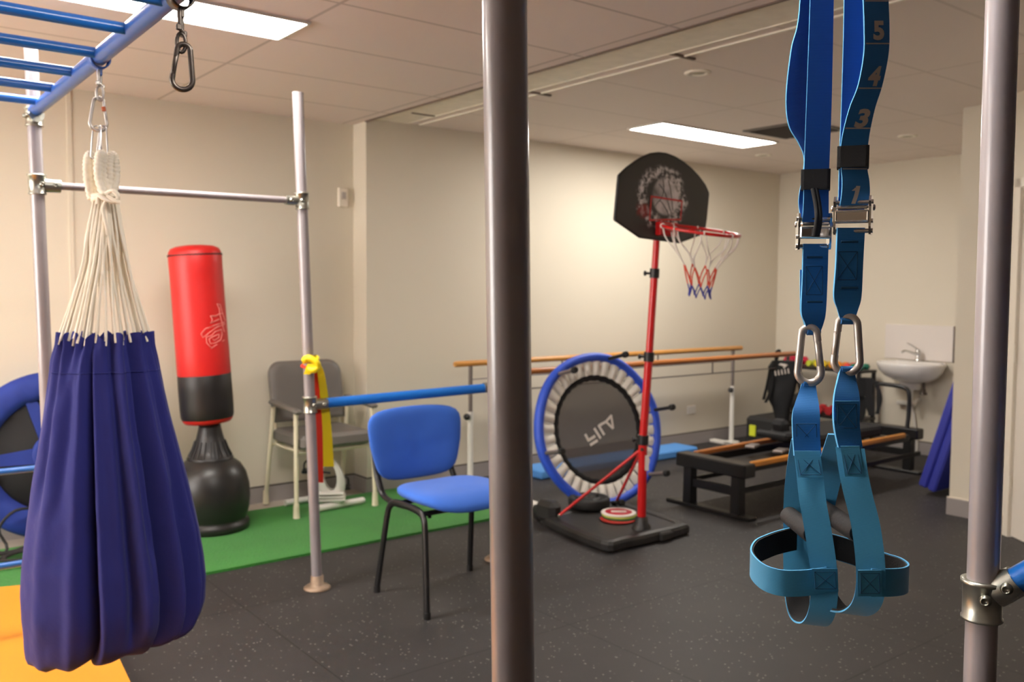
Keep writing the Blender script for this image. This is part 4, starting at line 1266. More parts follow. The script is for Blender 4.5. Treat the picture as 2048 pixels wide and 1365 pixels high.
# ================================================================== RESISTANCE BANDS TIED TO THE POST
def dband(rows_, th=0.002, n=6):
    return rsecs(rows_, n)
pz = on(P_2, 1.05)
dB = (pz - EYE).dot(_f)
t = thing('resistance_band', 'yellow resistance band knotted round the grey post', 'resistance band', at(628, 730, dB))
b = MB()
kz = at(622, 728, dB)
for s in range(2):
    b.tube([kz + V(0.030 * math.cos(a), 0.030 * math.sin(a), 0.010 + 0.014 * s + .006 * math.sin(a * 2 + s)) for a in np.linspace(0, 2 * math.pi, 24)[:-1]], 0.009, 8, closed=True)
b.tube(smooth_path([at(606, 722, dB - .035), at(617, 716, dB - .05), at(632, 724, dB - .052), (at(636, 734, dB - .045)), at(628, 741, dB - .05), at(617, 738, dB - .045)], 6), [0.010, 0.012, 0.013, 0.014, 0.014, 0.014, 0.014, 0.014, 0.015] + [0.014] * 22, 10)
obj('knot', b, M_yband, t)
b = MB(); b.ribbon(rsecs([(722, 626, 637, dB - .03, dB - .02), (745, 634, 648, dB - .0, dB + .01), (790, 640, 656, dB + .05, dB + .07), (860, 645, 663, dB + .06, dB + .08), (934, 646, 668, dB + .06, dB + .08)], 6), 0.0025); obj('tail', b, M_yband, t)
b = MB(); b.ribbon(rsecs([(716, 603, 612, dB - .03, dB - .035), (718, 606, 614, dB - .032, dB - .04), (724, 610, 622, dB - .036, dB - .045)][::-1], 4), 0.003); b.ribbon(rsecs([(728, 615, 634, dB - .05, dB - .05), (738, 611, 630, dB - .052, dB - .05), (749, 607, 620, dB - .05, dB - .048)], 5), 0.003); obj('short_end', b, M_yband, t)
b = MB(); b.ribbon(rsecs([(738, 626, 637, dB + .03, dB + .04), (790, 628, 641, dB + .05, dB + .06), (870, 630, 645, dB + .05, dB + .06), (966, 633, 647, dB + .05, dB + .06)], 6), 0.0025)
b.tube([pz + V(0.028 * math.cos(a), 0.028 * math.sin(a), -.012 + .004 * math.sin(a)) for a in np.linspace(0, 2 * math.pi, 24)[:-1]], 0.007, 8, closed=True)
tag(obj('resistance_band', b, M_rband), 'red resistance band hanging behind the yellow one on the grey post', 'resistance band')

# ================================================================== BLUE CHAIR
cc = V(2.27, 3.37, 0)
t = thing('visitor_chair', 'blue upholstered chair with black metal legs behind the nearest grey post', 'chair', cc)
XL, XR = 2.012, 2.535
YF, YB = 3.14, 3.565
for x, sg in ((XL, 1), (XR, -1)):
    b = MB(); b.tube([V(x, YF, 0.02), V(x + sg * .025, YF + .055, 0.36)], 0.0125, 12, flat=1.3); lg = obj('leg', b, M_blackpaint, t)
    b = MB(); b.tube([V(x, YF, 0.0), V(x, YF, 0.03)], 0.0165, 12); obj('foot_tip', b, M_black, lg)
    b = MB(); b.tube([V(x, YB, 0.02), V(x + sg * .025, YB - .05, 0.36)], 0.0125, 12, flat=1.3); lg = obj('leg', b, M_blackpaint, t)
    b = MB(); b.tube([V(x, YB, 0.0), V(x, YB, 0.03)], 0.0165, 12); obj('foot_tip', b, M_black, lg)
    b = MB(); b.tube(smooth_path([V(x + sg * .025, YF + .055, 0.355), V(x + sg * .028, YF + .068, 0.405), V(x + sg * .03, YF + .11, 0.432), V(x + sg * .03, (YF + YB) / 2, 0.438), V(x + sg * .03, YB - .11, 0.432), V(x + sg * .028, YB - .066, 0.405), V(x + sg * .025, YB - .05, 0.355)], 6), 0.0125, 12, flat=1.3); obj('side_rail', b, M_blackpaint, t)
    # upright from side rail to backrest
    b = MB(); b.tube(smooth_path([V(x + sg * .05, YB - .20, 0.425), V(x + sg * .05, YB - .08, 0.42), V(x + sg * .052, YB + .025, 0.435), V(x + sg * .054, YB + .075, 0.49), V(x + sg * .056, YB + .105, 0.56), V(x + sg * .058, YB + .125, 0.66)], 6), 0.011, 10, flat=1.5); obj('upright', b, M_blackpaint, t)
b = MB()
for y in (YF + .09, YB - .10):
    b.tube([V(XL + .03, y, 0.425), V(XR - .03, y, 0.425)], 0.0115, 12)
for x in (XL + .07, XR - .07):
    for y in (YF + .09, YB - .10): b.lathe([(0.009, 0.0), (0.009, -0.012), (0, -0.012)], (x, y, 0.416), n=10, cap=False)
obj('cross_rail', b, M_blackpaint, t)
def pad(cx, cy, cz, hx, hy, hz, pw_=4.0, fn=None, m=M_bluefab, nm='seat', nu=56, nv=14, under=None):
    rows_ = []
    for i in range(nv + 1):
        ph = -math.pi / 2 + math.pi * i / nv; row = []
        cp, sp = math.cos(ph), math.sin(ph)
        for j in range(nu):
            a = 2 * math.pi * j / nu; ca, sa = math.cos(a), math.sin(a)
            k = (abs(ca) ** pw_ + abs(sa) ** pw_) ** (-1 / pw_)
            e = (max(cp, 0)) ** 0.35
            x, y, z = ca * k * e * hx, sa * k * e * hy, (abs(sp) ** 0.8) * (1 if sp > 0 else -1) * hz
            row.append(fn(x, y, z))
        rows_.append(row)
    b_ = MB(); b_.grid(rows_, True, 0, True); return obj(nm, b_, m, t)
pad(0, 0, 0, 0.237, 0.215, 0.032, 3.2, lambda x, y, z: V(2.273 + x * (1 - .12 * (y / .21) * .5), 3.335 + y, 0.472 + z + 0.012 * (x / .237) ** 2 - 0.03 * max(0, (-y - .1) / .11) ** 2 * 1), nm='seat')
def backfn(x, y, z):
    # x across, y up, z thickness
    xx = x * (1 + 0.06 * (y / .16) - 0.10 * max(0, -y / .16))
    zz = 0.655 + y + (0.018 * (1 - (x / .25) ** 2) if y > 0 else -0.012 * (1 - (x / .25) ** 2))
    return V(2.273 + xx, YB + 0.075 + 0.10 * (y + .05) + z + 0.30 * x * x * -1 + .012, zz)
pad(0, 0, 0, 0.252, 0.158, 0.022, 6.0, backfn, nm='backrest')
b = MB(); pts = [backfn(x, y, 0.024) for x, y in ((-.2, -.13), (.2, -.13), (.2, .12), (-.2, .12))]; b.prism(pts, V(0, 0.004, 0)); obj('back_shell', b, M_black, t)

# ================================================================== PARALLEL BARS
t = thing('parallel_bars', 'wooden parallel walking bars on white metal posts along the side wall', 'parallel bars', (5.0, 4.8, 0))
YR, YN = 5.07, 4.50
for (y, z, m) in ((YR, 0.873, M_wood), (YN, 0.858, M_wood2)):
    b = MB(); b.tube([V(3.47, y, z), V(3.48, y, z), V(6.585, y, z), V(6.595, y, z)], [0.017, 0.021, 0.021, 0.017], 18, flat=1.0); rl = obj('handrail', b, m, t)
    b = MB()
    for x in (4.45, 5.50):
        b.tube([V(x, y, z - .01), V(x, y, z - 0.112)], 0.006, 8)
    b.tube([V(3.62, y, z - 0.112), V(6.44, y, z - 0.112)], 0.0045, 8)
    obj('truss_rod', b, M_greysteel, rl)
for x in (3.605, 6.475):
    for (y, z) in ((YR, 0.873), (YN, 0.858)):
        b = MB(); b.tube([V(x, y, 0.50), V(x, y, z - .012)], 0.0145, 14); obj('inner_post', b, M_greysteel, t)
        b = MB(); b.tube([V(x, y, 0.03), V(x, y, 0.535)], 0.0215, 16); po = obj('post', b, M_white, t)
        b = MB(); b.lathe([(0.010, 0.018), (0.010, 0.035), (0.022, 0.038), (0.022, 0.055), (0.012, 0.06), (0, 0.06)], (x, y, 0.505), (-1, -0.4, 0), 14, cap=False); obj('knob', b, M_black, po)
    b = MB(); b.box((x, 4.79, 0.016), (0.075, 1.0, 0.03), bevel=0.006); obj('floor_bar', b, M_white, t)
    for y in (YR, YN):
        b = MB(); b.box((x, y, 0.035), (0.11, 0.10, 0.012), bevel=0.004); obj('post_plate', b, M_white, t)

# light blue foam balance beam
b = MB()
z1 = 0.06
b.box((5.02, 5.08, 0.034), (1.72, 0.26, 0.066), rotz(-0.006), bevel=0.012)
tag(obj('balance_beam', b, M_bluefoam), 'light blue foam balance beam lying on the floor behind the mini trampoline', 'balance beam')

# ================================================================== MINI TRAMPOLINE seen from underneath
TN = (CR * 0.52 + CU * 0.165 - CF * 0.83).normalized()
RT = 0.497
ut = V(0, 0, 1); ut = (ut - TN * ut.dot(TN)).normalized()
dT = 5.93
for _ in range(30):
    TC = at(1200, 859, dT); low = TC.z - RT * ut.z - 0.012
    dT += low * 0.9 * 1.0 if abs(low) > 1e-4 else 0
TC = at(1200, 859, dT)
tx = ut.cross(TN)
def tp(r, a, h=0.0):
    return TC + tx * (r * math.cos(a)) + ut * (r * math.sin(a)) + TN * h
t = thing('mini_trampoline', 'mini trampoline with blue rim leaning on its edge against the wooden bar', 'trampoline', TC - ut * RT)
def tring(prof, n=96, wob=None):
    rows_ = []
    for i in range(n + 1):
        a = 2 * math.pi * i / n
        rows_.append([tp(r + (wob(a, r) if wob else 0), a, h) for r, h in prof])
    b_ = MB(); b_.grid(rows_); return b_
b = tring([(0.440, -0.02), (0.442, 0.010), (0.452, 0.026), (0.475, 0.032), (0.492, 0.022), (0.498, 0.0), (0.492, -0.026), (0.470, -0.034), (0.440, -0.028), (0.440, -0.02)], 96, lambda a, r: 0.003 * math.sin(6 * a + .4))
obj('rim_cover', b, M_trampblue, t)
b = tring([(0.350, -0.020), (0.352, -0.012), (0.318, -0.012), (0.316, -0.020)], 96, lambda a, r: 0.004 * math.sin(36 * a))
obj('mat_border', b, M_blacksoft, t)
b = MB(); ce = TC - TN * 0.018
mrow = [[ce + tx * (r * math.cos(a)) + ut * (r * math.sin(a)) for a in np.linspace(0, 2 * math.pi, 97)[:-1]] for r in (0.0005, 0.16, 0.322)]
b.grid(mrow, True, 0, True); mo = obj('jump_mat', b, M_tmesh, t)
nl = 36
for i in range(nl):
    a = 2 * math.pi * (i + .5) / nl; wd = 2 * math.pi / nl
    b = MB(); R_ = []
    for q in range(9):
        f_ = q / 8; r = 0.448 - f_ * 0.096
        row = []
        for s in range(7):
            e = s / 6 - .5
            puff = 0.014 * (1 - (2 * e) ** 2) * (0.45 + .55 * math.sin(math.pi * f_) ** 0.6)
            row.append(tp(r, a + e * wd * 0.90 * (1 - .12 * math.sin(math.pi * f_)), 0.004 - 0.014 * f_ + puff))
        R_.append(row)
    b.grid(R_)
    b.grid([[q_ - TN * 0.012 for q_ in r_] for r_ in R_])
    obj('elastic_loop', b, M_elastic, t)
for (x, y) in ((1112, 748), (1213, 724), (1311, 819), (1100, 902), (1301, 957), (1204, 995)):
    p = onplane(x, y, TC, TN); rv = p - TC; p = TC + rv.normalized() * 0.468
    b = MB(); b.tube([p + TN * 0.01, p + TN * 0.185], 0.0125, 14); lg = obj('leg', b, M_greysteel if (x, y) in ((1100, 902), (1301, 957), (1112, 748)) else M_blackpaint, t)
    b = MB(); b.tube([p + TN * 0.178, p + TN * 0.182, p + TN * 0.205, p + TN * 0.212], [0.016, 0.0205, 0.0205, 0.017], 14); obj('rubber_foot', b, M_rubber, lg)
# brand lettering printed on the mat (we look at its back)
def zt(x, y): return onplane(1060 + x / 4.655, 820 + y / 4.655, ce, TN) + TN * 0.002
def stroke(b_, pts, w):
    P = [zt(*q) for q in pts]
    for i in range(len(P) - 1):
        d_ = (P[i + 1] - P[i]).normalized(); s_ = TN.cross(d_) * (w / 2); a_ = P[i] - d_ * w * .28 * (i > 0); e_ = P[i + 1] + d_ * w * .28 * (i < len(P) - 2)
        b_.add([a_ + s_, e_ + s_, e_ - s_, a_ - s_], [(0, 1, 2, 3)], False)
b = MB()
stroke(b, [(558, 330), (628, 285)], 0.019)
stroke(b, [(512, 228), (542, 286), (606, 245)], 0.019)
stroke(b, [(596, 172), (656, 268)], 0.019)
stroke(b, [(690, 236), (640, 152), (668, 132)], 0.019); stroke(b, [(668, 132), (706, 112), (772, 176)], 0.017)
stroke(b, [(772, 176), (754, 56), (706, 112)], 0.017)
obj('printed_lettering', b, mat('mat_print', rgb(236, 230, 224), 0.6), t)

# ================================================================== BASKETBALL STAND
HB = V(3.63, 3.45, 0)
t = thing('basketball_stand', 'freestanding basketball hoop with black backboard, red pole and black base', 'basketball stand', HB)
base_pts = [V(3.27, 3.40, 0), V(3.40, 3.345, 0), V(3.66, 3.335, 0), V(3.86, 3.34, 0), V(3.93, 3.40, 0), V(3.985, 3.90, 0), V(3.96, 4.02, 0), V(3.48, 4.03, 0), V(3.36, 3.98, 0)]
cb = sum(base_pts, Vector()) / len(base_pts)
b = MB(); rows_ = []
bp = smooth_path(base_pts, 5, True)
for s, z in ((0.0, 0.004), (0.97, 0.004), (1.0, 0.014), (1.0, 0.044), (0.975, 0.060), (0.90, 0.066), (0.80, 0.064), (0.78, 0.058), (0.0, 0.058)):
    rows_.append([cb + (q - cb) * s + V(0, 0, z) for q in bp])
b.grid(rows_, False, 0, True)
b.box((3.40, 3.98, 0.085), (0.10, 0.16, 0.13), rotz(0.05), bevel=0.03)
b.box((3.70, 3.345, 0.03), (0.10, 0.06, 0.05), bevel=.01)
obj('base', b, mat('black_blow_moulding', rgb(40, 38, 37), 0.45, bump=(40, .05)), t)
for x in (3.42, 3.95):
    b = MB(); b.lathe([(0.0, -0.02), (0.042, -0.02), (0.048, -0.012), (0.048, 0.012), (0.042, 0.02), (0.0, 0.02)], (x, 4.10, 0.05), (1, 0, 0), 22, cap=False); obj('wheel', b, M_black, t)
dH = 5.0
dHl = (onz(1283, 1045, .1) - EYE).dot(_f)
pA, pB, pC, pD = V(3.625, 3.445, 0.05), at(1286, 880, dHl), at(1298, 714, dHl), at(1309, 547, dHl)
pE = at(1316, 440, dHl)
b = MB(); b.lathe([(0.055, 0), (0.05, 0.02), (0.036, 0.035), (0.034, 0.07), (0.026, 0.072)], pA + V(0, 0, .008), (pB - pA), 24); obj('pole_socket', b, M_black, t)
for a_, c_, r in ((pA, pB, 0.0245), (pB, pC, 0.0225), (pC, pD, 0.0205), (pD, pE, 0.0185)):
    b = MB(); b.tube([a_, c_], r, 20); obj('pole', b, M_redpaint, t)
_uh, _wh = lateral(1298, 714)
for p, r in ((pB, .0245), (pC, .0225), (pD, .0205)):
    ax = (pE - pA).normalized()
    b = MB(); b.tube([p - ax * .026, p + ax * .026], r + .006, 20); cl_ = obj('collar', b, M_black, t)
    b = MB(); b.tube([p, p - _uh * 0.045], 0.007, 10); b.lathe([(0.0, .0), (0.014, .002), (0.014, .014), (0, .018)], p - _uh * .043, -_uh, 14, cap=False); obj('knob', b, M_black, cl_)
pl = at(1291, 925, dHl)
b = MB(); b.box(pl + _wh * 0.024 + _uh * .008, (0.022, 0.002, 0.085), axes(_uh, _wh, V(0, 0, 1))); obj('sticker', b, M_print, t)
ps = at(1284, 898, dHl)
for e in (V(3.375, 3.86, 0.085), V(3.88, 3.90, 0.09)):
    b = MB(); b.tube([ps + _wh * .0, e], 0.0088, 12); st_ = obj('brace', b, M_redpaint, t)
    b = MB(); b.lathe([(0.009, -.006), (0.009, 0.006), (0.005, .010)], e + _wh * .012, _wh, 10); b.lathe([(0.009, -.004), (0.009, 0.006), (0.005, .010)], ps + _wh * .022, _wh, 10); obj('bolt', b, M_screw, st_)
# backboard, parallel to the side wall
BN = V(0.02, -1, 0.02).normalized()
BP = at(1318, 440, dHl) + BN * 0.05
BU = ((pE - pA).normalized()); BU = (BU - BN * BU.dot(BN)).normalized(); BX = BU.cross(BN) * -1
if BX.x < 0: BX = -BX
def zb(x, y): return onplane(1200 + x / 4.0156, 280 + y / 4.0156, BP, BN)
BO = [zb(*q) for q in [(160, 288), (128, 638), (325, 775), (642, 818), (838, 745), (854, 640), (874, 428), (846, 365), (795, 295), (735, 232), (670, 180), (600, 138), (540, 115), (480, 108), (415, 116), (350, 142), (290, 178), (220, 230)]]
BCc = zb(500, 470)
def board_mat():
    m = mat('printed_backboard', rgb(58, 56, 55), 0.45)
    p = m.node_tree.nodes['Principled BSDF']
    def math_(op, a, b_=None, c=None):
        n = N(m, 'ShaderNodeMath'); n.operation = op
        for i, q in enumerate((a, b_, c)):
            if q is None: continue
            if isinstance(q, (int, float)): n.inputs[i].default_value = q
            else: LK(m, q, n.inputs[i])
        return n.outputs[0]
    tc = N(m, 'ShaderNodeTexCoord'); sp = N(m, 'ShaderNodeSeparateXYZ'); LK(m, tc.outputs['Object'], sp.inputs[0])
    X, Z = sp.outputs[0], sp.outputs[2]
    def rad(cx, cz, sx=1.0):
        a = math_('SUBTRACT', X, cx); a = math_('MULTIPLY', a, sx); c = math_('SUBTRACT', Z, cz)
        return math_('SQRT', math_('ADD', math_('MULTIPLY', a, a), math_('MULTIPLY', c, c)))
    nz = N(m, 'ShaderNodeTexNoise'); nz.inputs['Scale'].default_value = 34; nz.inputs['Detail'].default_value = 6; nz.inputs['Roughness'].default_value = .7
    LK(m, tc.outputs['Object'], nz.inputs['Vector'])
    nz2 = N(m, 'ShaderNodeTexNoise'); nz2.inputs['Scale'].default_value = 11; nz2.inputs['Detail'].default_value = 3
    LK(m, tc.outputs['Object'], nz2.inputs['Vector'])
    r1 = rad(0.0, 0.0, 0.86)
    def smooth(v, a, b_):
        n = N(m, 'ShaderNodeMapRange'); n.interpolation_type = 'SMOOTHSTEP'
        n.inputs[1].default_value = a; n.inputs[2].default_value = b_; LK(m, v, n.inputs[0]); return n.outputs[0]
    # splash: ring of droplets
    rr = math_('ADD', r1, math_('MULTIPLY', math_('SUBTRACT', nz2.outputs['Fac'], .5), 0.10))
    band = math_('MULTIPLY', smooth(rr, 0.095, 0.13), math_('SUBTRACT', 1.0, smooth(rr, 0.15, 0.185)))
    spl = math_('MULTIPLY', band, smooth(nz.outputs['Fac'], 0.43, 0.57))
    # ball
    rb = rad(0.025, 0.01, 0.95)
    ball = math_('SUBTRACT', 1.0, smooth(rb, 0.088, 0.108))
    sh = math_('MULTIPLY', ball, smooth(math_('ADD', nz2.outputs['Fac'], math_('MULTIPLY', X, 1.2)), 0.15, .75))
    lev = math_('MINIMUM', math_('ADD', math_('MULTIPLY', spl, 1.0), math_('MULTIPLY', sh, 1.0)), 1.0)
    c1 = N(m, 'ShaderNodeMixRGB'); c1.inputs[1].default_value = rgb(58, 56, 55); c1.inputs[2].default_value = rgb(236, 230, 234)
    LK(m, lev, c1.inputs[0])
    rd = rad(-0.145, -0.075, 0.7)
    red = math_('MULTIPLY', math_('SUBTRACT', 1.0, smooth(math_('ADD', rd, math_('MULTIPLY', math_('SUBTRACT', nz.outputs['Fac'], .5), .06)), 0.015, 0.05)), .75)
    c2 = N(m, 'ShaderNodeMixRGB'); c2.inputs[2].default_value = rgb(150, 26, 26)
    LK(m, red, c2.inputs[0]); LK(m, c1.outputs[0], c2.inputs[1]); LK(m, c2.outputs[0], p.inputs['Base Color'])
    return m
M_board = board_mat()
t_bb = MB(); t_bb.prism([q - BCc for q in BO], -BN * 0.016, 0, 1)
# the board keeps its own origin at the picture's middle so the print sits on it
bbe = obj('backboard', t_bb, [M_board, M_black])
bbe.parent = t; bbe.location = BCc - HB
b = MB()
for i in range(len(BO)):
    b.tube([BO[i] - BN * .008, BO[(i + 1) % len(BO)] - BN * .008], 0.009, 8)
obj('edge_trim', b, M_black, bbe)
b = MB()
for q in ([(410, 455), (655, 492)], [(655, 492), (645, 640)], [(645, 640), (395, 645)], [(395, 645), (410, 455)]):
    a_, c_ = zb(*q[0]), zb(*q[1]); d_ = (c_ - a_).normalized(); s_ = BN.cross(d_) * 0.005
    b.prism([a_ - d_ * .004 + s_ + BN * .002, c_ + d_ * .004 + s_ + BN * .002, c_ + d_ * .004 - s_ + BN * .002, a_ - d_ * .004 - s_ + BN * .002], BN * .001)
obj('target_rectangle', b, M_redpaint, bbe)
b = MB()
rbl = [(0.025 + .10 * math.sin(a) * f1, 0.01 + .10 * math.cos(a) * f2) for f1, f2 in ((1, 1),) for a in np.linspace(0, 1, 2)]
for curve in ([(-.03, .075), (.02, .03), (.05, -.03), (.075, -.075)], [(.045, .10), (.065, .05), (.075, 0.0), (.085, -.06)], [(-.055, -.045), (-.02, -.015), (.03, -.055), (.05, -.085)], [(.0, .105), (.01, .05), (-.01, 0.0), (-.045, -.03)]):
    P = smooth_path([BCc + BX * x + BU * z + BN * .0022 for x, z in curve], 5)
    b.tube(P, 0.0016, 6)
obj('ball_seams', b, M_black, bbe)
# rim bracket, rim and net
rimc = onplane(1400, 455, BP, BN)
r_att = zb(515, 690)
RRAD = 0.196
rc = r_att + BN * (RRAD + 0.055)
ne = at(1398, 455, 5.0)
rim_n = V(0, 0, 1)
b = MB(); b.box(r_att + BN * .02 - V(0, 0, .02), (0.15, 0.04, 0.075), axes(BX, -BN, BX.cross(-BN)), bevel=0.006); obj('rim_bracket', b, M_redpaint, t)
b = MB()
RTILT = 0.19
rc = rc - V(0, 0, RTILT * (RRAD + .03))
def rim_pt(a, r=RRAD, dz=0.0): return rc + V(r * math.cos(a), r * math.sin(a), dz + RTILT * r * math.sin(a))
b.tube([rim_pt(a) for a in np.linspace(0, 2 * math.pi, 49)[:-1]], 0.0085, 12, closed=True)
for s in (-1, 1):
    b.tube([r_att + BX * s * .05 + BN * .03 - V(0, 0, .04), rim_pt(-math.pi / 2 + math.pi * 0 + (math.pi if False else 0) + s * 0.9 + math.pi, RRAD - .004) * 1.0], 0.0055, 8)
    b.tube([r_att + BX * s * .07 + BN * .02, rim_pt(math.pi / 2 - s * .42)], 0.0075, 8)
obj('rim', b, M_redpaint, t)
nlp = 8
dz_up, dz_mid, dz_low = -0.185, -0.285, -0.345
M_nw = mat('white_net_cord', rgb(234, 224, 216), 0.8); M_nr = mat('red_net_cord', rgb(216, 78, 58), 0.8); M_nb = mat('blue_net_cord', rgb(58, 62, 150), 0.8)
def nett(a, r, z): return rc + V(r * math.cos(a), r * math.sin(a), z + RTILT * r * math.sin(a))
bw, br_, bb = MB(), MB(), MB()
st = 2 * math.pi / nlp
for i in range(nlp):
    a = i * st
    for s in (-1, 1):
        bw.tube(smooth_path([nett(a + s * .06, RRAD, 0.008), nett(a + s * .10, RRAD * .92, -.06), nett(a + s * st * .42, 0.125, -.13), nett(a + s * st * .5, 0.088, dz_up)], 5), 0.0034, 6)
        br_.tube(smooth_path([nett(a + st * .5, 0.088, dz_up), nett(a + st * .5 + s * st * .3, 0.075, -.235), nett(a + st * .5 + s * st * .5, 0.062, dz_mid)], 4), 0.0034, 6)
        bb.tube(smooth_path([nett(a, 0.062, dz_mid), nett(a + s * st * .3, 0.055, -.315), nett(a + s * st * .5, 0.060, dz_low)], 4), 0.0034, 6)
    bw.tube([nett(a, RRAD, 0.010) + V(0.011 * math.cos(q) * math.cos(a), 0.011 * math.cos(q) * math.sin(a), -.010 + 0.011 * math.sin(q)) for q in np.linspace(0, 2 * math.pi, 11)[:-1]], 0.0034, 6, closed=True)
no = obj('net', bw, M_nw, t); obj('red_cords', br_, M_nr, no); obj('blue_cords', bb, M_nb, no)

# weight plate and flat discs lying on the base
pc = V(3.655, 3.90, 0.062)
pc = onz(1178, 1014, 0.066); pc.z = 0.0665
t = thing('weight_plate', 'black weight plate lying on the basketball stand base', 'weight plate', pc)
b = MB(); b.lathe([(0.020, 0.0), (0.118, 0.0), (0.127, 0.008), (0.127, 0.052), (0.118, 0.062), (0.100, 0.062), (0.094, 0.050), (0.048, 0.050), (0.044, 0.058), (0.020, 0.058), (0.020, 0.0)], pc, n=48, cap=False); obj('plate', b, M_rubber, t)
b = MB()
for k in range(3):
    a = k * 2.094 + .5
    b.tube([pc + V(0.072 * math.cos(a + q), 0.072 * math.sin(a + q), 0.0525) for q in np.linspace(-.45, .45, 9)], 0.012, 8, flat=1)
obj('grip_slots', b, M_black, t)
b = MB(); b.lathe([(0.0145, 0.001), (0.021, 0.001), (0.021, 0.060), (0.0145, 0.060), (0.0145, 0.001)], pc, n=24, cap=False); obj('hub', b, M_darksteel, t)
M_d = [mat('disc_red', rgb(196, 52, 44), 0.5), mat('disc_green', rgb(40, 118, 70), 0.5), mat('disc_lime', rgb(206, 214, 96), 0.5), mat('disc_white', rgb(232, 224, 216), 0.5)]
dc = onz(1238, 1034, 0.075); dc.z = 0.062
for k, (ox_, oy_, nm) in enumerate(((-.02, -.010, 'red flat disc at the bottom of the pile on the black base'), (0.006, 0.0, 'green flat disc second from the bottom of the pile on the black base'), (0.002, 0.002, 'lime flat disc just below the white one on the black base'), (0.0, 0.004, 'white flat disc with red oval on top of the pile on the black base'))):
    c = dc + V(ox_, oy_, 0.0 + k * 0.0105)
    t = thing('floor_disc', nm, 'disc', c, 'flat coloured discs on the basketball base')
    b = MB(); b.lathe([(0.0, 0.0), (0.098, 0.0), (0.102, 0.003), (0.102, 0.007), (0.098, 0.010), (0.0, 0.010)], c, n=44, cap=False); obj('disc', b, M_d[k], t)
    if k == 3:
        b = MB(); b.lathe([(0.078, 0.0102), (0.078, 0.0110), (0.0, 0.0112)], c, n=40, cap=False); pr = obj('red_oval', b, mat('disc_print', rgb(196, 34, 52), .5), t)
        b = MB(); b.box(c + V(0, 0, 0.0116), (0.088, 0.034, 0.0012), rotz(-0.66)); obj('white_bar', b, M_d[3], pr)

# ================================================================== PILATES REFORMER
t = thing('pilates_reformer', 'black pilates reformer with wooden side rails beyond the basketball stand', 'reformer', (5.5, 3.62, 0))
YA, YZ = 3.395, 3.845
b = MB(); b.box((4.455, 3.615, 0.297), (0.11, 0.55, 0.085), bevel=0.008); obj('end_frame', b, M_blackpaint, t)
b = MB(); b.box((6.66, 3.70, 0.30), (0.10, 0.54, 0.08), bevel=0.008); obj('end_frame', b, M_blackpaint, t)
for x in (4.455, 6.62):
    for y in ((YA + .035, YZ - .035) if x < 5 else (3.50, 3.92)):
        b = MB(); b.prism([V(x - .035, y - .03, 0.02), V(x + .035, y - .03, 0.02), V(x + .03, y - .03, 0.255), V(x - .03, y - .03, 0.255)], V(0, 0.06, 0)); lg = obj('leg', b, M_blackpaint, t)
    y0, y1 = (YA, YZ) if x < 5 else (3.48, 3.94)
    b = MB(); b.box((x, (y0 + y1) / 2, 0.155), (0.03, y1 - y0 - .06, 0.055), bevel=.004); obj('cross_bar', b, M_blackpaint, t)
    b = MB(); b.box((x - .01, (y0 + y1) / 2 + .02, 0.012), (0.075, y1 - y0 + .22, 0.022), bevel=.005); obj('foot_bar', b, M_blackpaint, t)
def railb(y0, y1, m, nm, z=0.325, h=0.036, w=0.030):
    a_, c_ = V(4.515, y0, z), V(6.36, y1, z); d_ = (c_ - a_).normalized(); s_ = V(-d_.y, d_.x, 0)
    b_ = MB(); b_.box((a_ + c_) / 2, ((c_ - a_).length, w, h), axes(d_, s_, V(0, 0, 1)), bevel=0.007); return obj(nm, b_, m, t)
railb(3.385, 3.40, M_woodo, 'side_rail'); railb(3.83, 3.90, M_wood2, 'side_rail')
for y in (3.43, 3.80):
    b = MB(); b.box((5.5, y + .02, 0.287), (2.0, 0.028, 0.05)); obj('inner_track', b, M_blackpaint, t)
b = MB(); b.box((5.55, 3.42, 0.16), (2.15, 0.022, 0.03)); b.box((5.55, 3.84, 0.16), (2.15, 0.022, 0.03)); obj('lower_brace', b, M_blackpaint, t)
b = MB(); b.box((4.95, 3.62, 0.265), (0.86, 0.34, 0.014), bevel=.004); obj('standing_platform', b, M_black, t)
b = MB(); b.box((5.72, 3.64, 0.375), (0.82, 0.40, 0.075), bevel=0.018); ca = obj('carriage', b, M_blacksoft, t)
for (x, y) in ((5.36, 3.53), (5.36, 3.77)):
    b = MB(); b.box((x, y, 0.43), (0.08, 0.12, 0.12), axes(V(.96, 0, .28), V(0, 1, 0), V(-.28, 0, .96)), bevel=.025); sb_ = obj('shoulder_rest', b, M_blacksoft, ca)
b = MB(); b.box((5.18, 3.64, 0.40), (0.24, 0.26, 0.05), axes(V(.98, 0, -.2), V(0, 1, 0), V(.2, 0, .98)), bevel=0.018); obj('headrest', b, M_blacksoft, ca)
for y in (3.50, 3.72):
    b = MB(); b.box((4.98, y, 0.345), (0.12, 0.07, 0.02), rotz(.3), bevel=.006); obj('label_plate', b, M_greysteel, ca)
# arch at the far end
b = MB(); b.tube(smooth_path([V(6.64, 3.53, 0.33), V(6.65, 3.525, 0.45), V(6.65, 3.525, 0.58), V(6.65, 3.545, 0.635), V(6.65, 3.61, 0.655), V(6.65, 3.75, 0.66), V(6.65, 3.95, 0.665), V(6.65, 4.06, 0.65), V(6.65, 4.09, 0.60), V(6.65, 4.09, 0.45), V(6.64, 4.09, 0.33)], 6), 0.0165, 14); obj('end_arch', b, M_blackpaint, t)
b = MB(); b.box((6.66, 4.02, 0.30), (0.06, 0.20, 0.06), bevel=.006); obj('arch_bracket', b, M_blackpaint, t)

